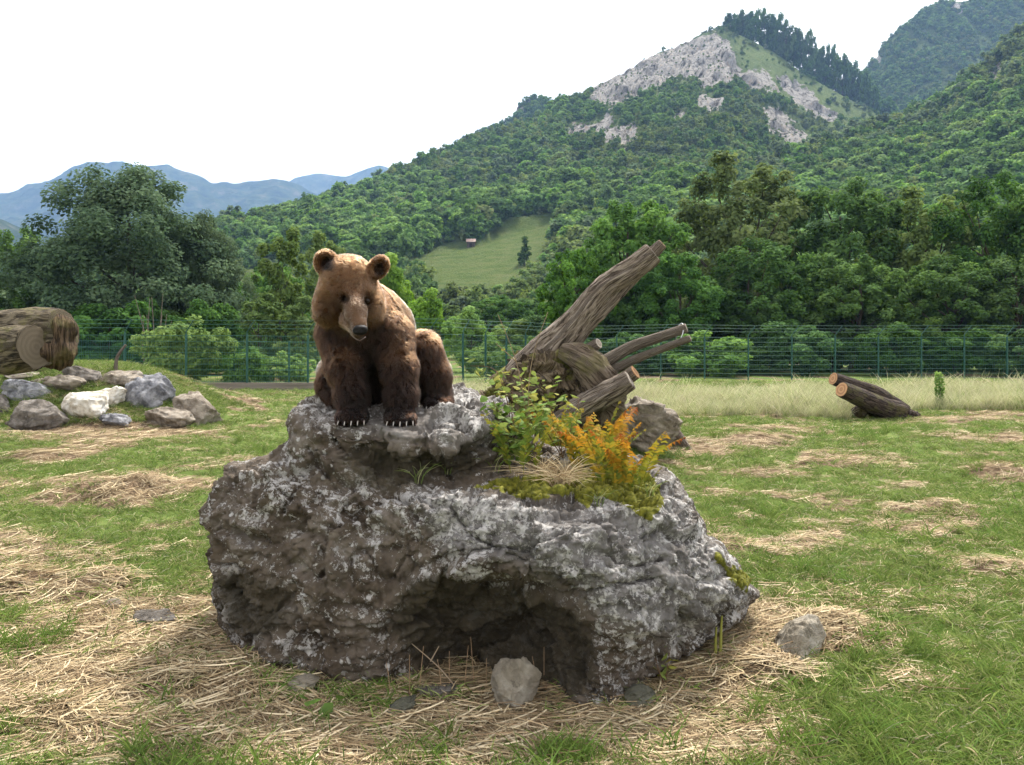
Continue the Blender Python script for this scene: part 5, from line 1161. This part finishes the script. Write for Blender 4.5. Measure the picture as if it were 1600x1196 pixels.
stemmed('dry_stalk', 'tall dry brown stalk with seed head leaning left behind the ferns', 'stalk', d1, [[d1, P(822, 640, 5.8), P(805, 560, 5.8), P(778, 492, 5.8)], [P(806, 565, 5.8), P(790, 550, 5.8), P(775, 537, 5.8)]], 2, [3], .6, (.24, .17, .11), .0045)
d2, _ = on_rock(842, 722)
stemmed('dry_stalk', 'tall dry stalk leaning right with yellow leaves near its top', 'stalk', d2, [[d2, P(826, 640, 5.8), P(832, 560, 5.8), P(856, 488, 5.8)]], 5, [3, 2], .9, (.26, .19, .12), .0045)
# grass tufts and dry grass on the ledge
def blades(name, seed, n, L, w, spread, bend, cols, mat):
    g = np.random.default_rng(seed); Vs, Fs, C_, off = [], [], [], 0
    for _ in range(n):
        a = g.uniform(0, 6.28); l = L * g.uniform(.5, 1.15); b = bend * g.uniform(.4, 1.4); t = np.linspace(0, 1, 5); r0 = spread * math.sqrt(g.random()); a0 = g.uniform(0, 6.28)
        d = np.array([math.cos(a), math.sin(a), 0]); pth = np.array([r0 * math.cos(a0), r0 * math.sin(a0), 0]) + d * (b * l * t ** 1.8)[:, None] + np.array([0, 0, 1.0]) * (l * (t - .42 * b * t ** 2))[:, None]
        V, Fq = strip(pth, w * np.array([.8, 1, .85, .55, .06]), np.cross(d, [0, 0, 1]) + g.normal(0, .4, 3)); Vs.append(V); Fs.append(Fq + off); off += len(V)
        c = np.asarray(cols[g.integers(len(cols))]) * g.uniform(.75, 1.25); C_.append(c * np.repeat(np.array([.75, .9, 1, 1.08, 1.15]), 2)[:, None])
    return mesh_np(name, np.concatenate(Vs), np.concatenate(Fs), mat, False, {'tint': np.concatenate(C_)})
GREEN = [(.135, .195, .042), (.18, .235, .06), (.11, .17, .036), (.24, .265, .10)]; STRAWC = [(.50, .40, .245), (.40, .30, .175), (.30, .215, .125), (.58, .48, .32), (.21, .145, .085)]; PALE = [(.42, .40, .24), (.50, .46, .30), (.30, .33, .15), (.36, .36, .18)]
DT = blades('dry_tuft', 601, 150, .26, .0022, .07, 1.25, STRAWC[:4], M_DRY)
for (u, v, s, lb) in [(872, 758, 1.0, 'dry straw coloured grass tuft hanging over the moss'), (838, 745, .8, 'smaller dry grass tuft left of the hanging one')]:
    p, n = on_rock(u, v); obj('dry_grass', DT, None, lb, 'grass tuft', None, loc=p - np.array([0, 0, .02])).scale = (s, s, s)
GT = blades('green_tuft', 602, 16, .22, .003, .04, .8, GREEN + PALE[2:], M_PLANT)
for (u, v, s, lb) in [(655, 752, 1.0, 'thin grass tuft in the cleft below the paws of the bear'), (700, 738, .8, 'few grass blades on the upper boulder face'), (775, 735, 1.1, 'grass blades at the shaded foot of the bramble'), (935, 785, .8, 'small blades growing from the mossy lip'), (1012, 775, .8, 'curved green blades at the right end of the moss')]:
    p, n = on_rock(u, v); obj('grass_tuft', GT, None, lb, 'grass tuft', None, loc=p - np.array([0, 0, .01])).scale = (s, s, s)
# twigs, weeds and stubble at the foot
q = ground_hit(1040, 1075); stemmed('yellow_weed', 'small weed with yellowing leaves under the right overhang', 'weed', q, [[q, q + (.01, 0, .12), q + (.03, 0, .24)], [q, q + (-.04, 0, .1), q + (-.06, 0, .18)]], 6, [3, 2], 1.2)
q = ground_hit(1118, 1030); stemmed('cut_stalk', 'cut green yellow stalk stump right of the boulder', 'stalk', q, [[q, q + (0, 0, .10), q + (.005, 0, .2)], [q + (.03, 0, 0), q + (.035, 0, .2), q + (.04, 0, .27)]], 0, [0], 1, (.22, .22, .05), .012)
q = ground_hit(720, 1085); stemmed('bare_twig', 'bare pale twig leaning against the dark hollow', 'twig', q, [[q, q + (-.12, .02, .14), q + (-.30, .08, .27)], [q + (-.18, .03, .18), q + (-.13, .03, .27)]], 0, [0], 1, (.30, .23, .16), .005)
for (nm_, lb_, pts_) in [('dry_stem_tuft', 'tuft of thin dry upright stems before the dark boulder hollow', [(690, 1084), (702, 1082), (725, 1084), (742, 1080), (760, 1082)]), ('dry_stem_tuft', 'thin dry stems beside the low grey half buried stone', [(610, 1090), (640, 1088), (655, 1085)]), ('dry_stem_tuft', 'pair of dry stems behind the pale cracked stone', [(838, 1078), (850, 1074)])]:
    st_ = []
    for k, (u, v) in enumerate(pts_):
        q = ground_hit(u, v); st_.append([q, q + (.01 * ((k % 3) - 1), 0, .12), q + (.025 * ((k % 3) - 1), 0, .2 + .04 * (k % 4))])
    stemmed(nm_, lb_, 'dry plant', st_[0][0], st_, 0, [0], 1, (.30, .20, .12), .0032)
q = ground_hit(500, 1130); stemmed('dock_weed', 'low broad leaved green weed in the straw left of the mossy ochre stone', 'weed', q, [[q, q + (-.05, 0, .06), q + (-.10, 0, .09)], [q, q + (.05, -.02, .07), q + (.10, 0, .11)], [q, q + (0, -.04, .05), q + (.02, -.08, .07)]], 3, [0, 5], 1.7, (.12, .15, .04))
# sapling on the meadow, dead bare shrub at the fence
q = ground_hit(1468, 640, 14); sg = np.random.default_rng(8); t = thing('sapling', 'slender young tree with fresh leaves standing alone on the meadow', 'sapling', q)
V, fl, uv = tube(smooth_path([(0, 0, -.1), (.02, 0, .5), (-.02, 0, 1.05)], 12), np.linspace(.03, .012, 12), 8); obj('trunk', mesh_np('sapling_trunk', V, fl, M_BARK, True, uvs=uv), t)
n = 420; zz = sg.uniform(.12, 1.12, n); rad = np.where(zz < .35, .11, .13) * sg.random(n) ** .5; an = sg.uniform(0, 6.28, n); ctr = np.stack([rad * np.cos(an), rad * np.sin(an), zz], -1); nr = sg.normal(0, 1, (n, 3)) + (0, 0, 1); nr /= np.linalg.norm(nr, axis=1, keepdims=True)
V, Fc = leaf_cards(ctr, nr, .06, sg); obj('crown', mesh_np('sapling_crown', V, Fc, M_LEAF_BRIGHT, False, {'leafc': np.repeat(np.clip(zz / 1.1 + sg.normal(0, .1, n), 0, 1), 4)}), t)
q = np.array([(236 - 800) / F * 42, 42.0, 0.0]); t = thing('dead_shrub', 'bare grey branched shrub rising behind the bright hazel bush', 'shrub', q)
for k in range(9):
    e = np.array([sg.normal(0, .55), sg.normal(0, .3), sg.uniform(3.0, 4.6)]); V, fl, uv = tube(smooth_path([(sg.normal(0, .08), 0, 0), e * .5 + sg.normal(0, .15, 3), e], 10), np.linspace(.045, .01, 10), 6, k, .1); obj('branch', mesh_np('branch', V, fl, W_POLE, True, uvs=uv), t)
# ================================================================== turf, straw, tall grass
def M_tint(name, hue=(.49, .515), val=(.75, 1.25), trans=.3):
    m = NT(name, .75, .08); r = m.rand(); x = hsv(m, m.attr('tint', 'Color'), m.rng(r, 0, 1, hue[0], hue[1], False), 1.0, m.rng(m.math('FRACT', m.math('MULTIPLY', r, 9.1)), 0, 1, val[0], val[1], False)); m.color(x); m.translucent(trans, x); return m.m
MG = M_tint('grass_blades'); MS = M_tint('straw_stems', (.495, .505), (.7, 1.2), .12)
T_SHORT = [blades('turf', 701 + k, 16, .095, .0032, .07, .9, GREEN, MG) for k in range(3)] + [blades('turf_mixed', 705, 14, .085, .003, .07, 1.1, GREEN + [PALE[1], STRAWC[0]], MG)]
T_LONG = [blades('long_turf', 711 + k, 14, .20, .0042, .06, .7, GREEN[:3], MG) for k in range(2)]
def straw_bunch(name, seed, n, L, w):
    g = np.random.default_rng(seed); Vs, Fs, C_, off = [], [], [], 0
    for _ in range(n):
        a = g.normal(0, .75); c0 = g.normal(0, .07, 3) * (1, 1, .12); l = L * g.uniform(.35, 1.2); d = np.array([math.cos(a), math.sin(a), g.normal(.03, .10)]); t = np.linspace(-.5, .5, 4)
        pth = c0 + d * (l * t)[:, None] + np.array([-d[1], d[0], 0]) * (g.normal(0, .10) * l * t ** 2 * 2)[:, None] + np.array([0, 0, .018 + abs(g.normal(0, .012))])
        V, Fq = strip(pth, np.full(4, w * g.uniform(.6, 1.3)), np.array([0, 0, 1.0]) + g.normal(0, .35, 3)); Vs.append(V); Fs.append(Fq + off); off += len(V)
        C_.append(np.tile(np.asarray(STRAWC[g.integers(len(STRAWC))]) * g.uniform(.7, 1.2), (8, 1)))
    return mesh_np(name, np.concatenate(Vs), np.concatenate(Fs), MS, False, {'tint': np.concatenate(C_)})
T_STRAW = [straw_bunch('straw', 721 + k, 18, .26, .0026) for k in range(4)]
T_PALE = [blades('tall_grass', 731 + k, 24, .72, .0055, .18, .55, PALE, MG) for k in range(3)] + [blades('tall_green_grass', 735, 24, .5, .006, .16, .6, GREEN[1:] + PALE[2:], MG)]
g9 = np.random.default_rng(99)
def field(n, y0, y1, pw, wid=.95):
    """points thinning with distance: density ~ Y^-pw per m2"""
    e = 2 - pw; Y = (y0 ** e + g9.random(n) * (y1 ** e - y0 ** e)) ** (1 / e) if abs(e) > 1e-3 else y0 * (y1 / y0) ** g9.random(n)
    return g9.uniform(-wid, wid, n) * Y, Y
def clear(x, y):  # keep out of the boulder's footprint
    return ~((np.abs(x + .12) < 1.45) & (y > 5.35) & (y < 6.9)) 
def lay(name, n, y0, y1, pw, keepf, protos, smin_, smax_, label, cat, tilt=.12, align=False):
    x, y = field(n, y0, y1, pw); st_ = straw_mask(x, y); k = (g9.random(n) < keepf(x, y, st_)) & clear(x, y); x, y = x[k], y[k]; m_ = len(x)
    z = gh(x, y); gx_ = (gh(x + .05, y) - z) / .05; gy_ = (gh(x, y + .05) - z) / .05
    rz = g9.uniform(0, 6.28, m_) if not align else 1.2 * fbm(xy0(x, y, .8), 2, 55) + g9.normal(0, .5, m_)
    rot = np.stack([g9.normal(0, tilt, m_), g9.normal(0, tilt, m_), rz], -1) if not align else np.stack([gy_ * .6, -gx_ * .6, rz], -1)
    sc = g9.uniform(smin_, smax_, m_) * (1 + .025 * np.maximum(y - 8, 0))
    idx = g9.integers(0, len(protos), m_)
    return scatter(name, np.stack([x, y, z - .004], -1), rot, sc, idx, protos, label, cat)
lush = lambda x, y: .5 + .5 * sstep(-.25, .25, fbm(xy0(x, y, .9), 3, 61))
lay('turf_grass', 72000, 3.6, 44, 1.55, lambda x, y, s: (1 - .93 * s) * (.35 + .65 * lush(x, y)), T_SHORT, .6, 1.35, 'short mown green turf across the enclosure', 'grass')
lay('long_grass', 12000, 3.6, 30, 1.5, lambda x, y, s: (1 - .97 * s) * sstep(.12, .4, fbm(xy0(x, y, .7), 3, 63)), T_LONG, .5, 1.1, 'longer bright green grass in scattered patches', 'grass')
lay('straw_litter', 42000, 3.6, 34, 1.4, lambda x, y, s: s, T_STRAW, .6, 1.2, 'dry cut straw strewn round the boulder and in heaps', 'straw', align=True)
lay('straw_strands', 5000, 4.0, 24, 1.3, lambda x, y, s: .25 * (1 - s), T_STRAW[:2], .4, .9, 'thin scattered straw strands over the turf', 'straw', align=True)
# clumps of fresh blades right at the front edge
bu_ = [(860, 1188), (905, 1192), (640, 1190), (700, 1192), (880, 1195), (1330, 1150), (1400, 1120), (1260, 1175), (1500, 1090), (1560, 1150), (1450, 1170), (20, 1010), (80, 1000), (20, 1160), (930, 1185), (1380, 1010), (1420, 1020), (1350, 1040), (1540, 1060), (60, 1020), (30, 975)]
pp = []
for (u, v) in bu_:
    q = ground_hit(u, v, 3.5)
    for _ in range(9): pp.append(q + np.array([g9.normal(0, .07), g9.normal(0, .07), 0]))
pp = np.array(pp); pp[:, 2] = gh(pp[:, 0], pp[:, 1])
scatter('fresh_grass_clumps', pp, np.stack([g9.normal(0, .15, len(pp)), g9.normal(0, .15, len(pp)), g9.uniform(0, 6, len(pp))], -1), g9.uniform(.5, .95, len(pp)), g9.integers(0, 2, len(pp)), T_LONG, 'fresh green blades in clumps before the straw', 'grass')
# pale unmown grass before the far fence
n = 15000; Y = g9.uniform(22.5, 33, n); u = g9.uniform(560, 1750, n); X = (u - 800) / F * Y
edge_ = 23.4 + 1.5 * fbm(np.stack([X * .35, X * 0, X * 0], -1), 3, 71) + np.where(u < 1000, 2.0, 0) + np.where(u > 1420, 1.5, 0)
k = (Y > edge_) & (g9.random(n) < .35 + .65 * sstep(-.3, .3, fbm(xy0(X, Y, .5), 2, 73))); X, Y = X[k], Y[k]; n = len(X)
scatter('tall_pale_grass', np.stack([X, Y, gh(X, Y)], -1), np.stack([g9.normal(0, .12, n), g9.normal(.05, .12, n), g9.uniform(0, 6, n)], -1), np.clip(g9.uniform(.4, 1.0, n) * (1 + .55 * fbm(xy0(X, Y, .45), 3, 75)) * np.where(g9.random(n) < .08, 1.45, 1), .25, 1.5), g9.integers(0, 4, n), T_PALE, 'tall pale seeding grass in a belt before the far fence', 'grass')
# grass between the stones of the mound
n = 9500; X = g9.uniform(-15, -6.6, n); Y = g9.uniform(19, 25, n); k = (gh(X, Y) > .12); X, Y = X[k], Y[k]; n = len(X)
scatter('mound_grass', np.stack([X, Y, gh(X, Y) - .01], -1), np.stack([g9.normal(0, .2, n), g9.normal(0, .2, n), g9.uniform(0, 6, n)], -1), g9.uniform(1.0, 2.0, n), g9.integers(0, 4, n), T_SHORT, 'rough grass growing between the stones of the mound', 'grass')
# ================================================================== air
hm = bpy.data.materials.new('haze_air'); hm.use_nodes = True; hn = hm.node_tree; hn.nodes.clear()
ho = hn.nodes.new('ShaderNodeOutputMaterial'); hv = hn.nodes.new('ShaderNodeVolumePrincipled')
hv.inputs['Color'].default_value = (.36, .58, 1.0, 1); hv.inputs['Density'].default_value = .000125; hv.inputs['Anisotropy'].default_value = 0.0
hn.links.new(hv.outputs[0], ho.inputs['Volume'])
bx = np.array([(x, y, z) for x in (-7000, 7000) for y in (-400, 7600) for z in (-3, 1350)], float)
bq = np.array([(0, 1, 3, 2), (4, 6, 7, 5), (0, 4, 5, 1), (2, 3, 7, 6), (0, 2, 6, 4), (1, 5, 7, 3)])
obj('haze', mesh_np('haze', bx, bq, hm), kind='stuff', label='thin bluish haze filling the valley air', cat='haze')
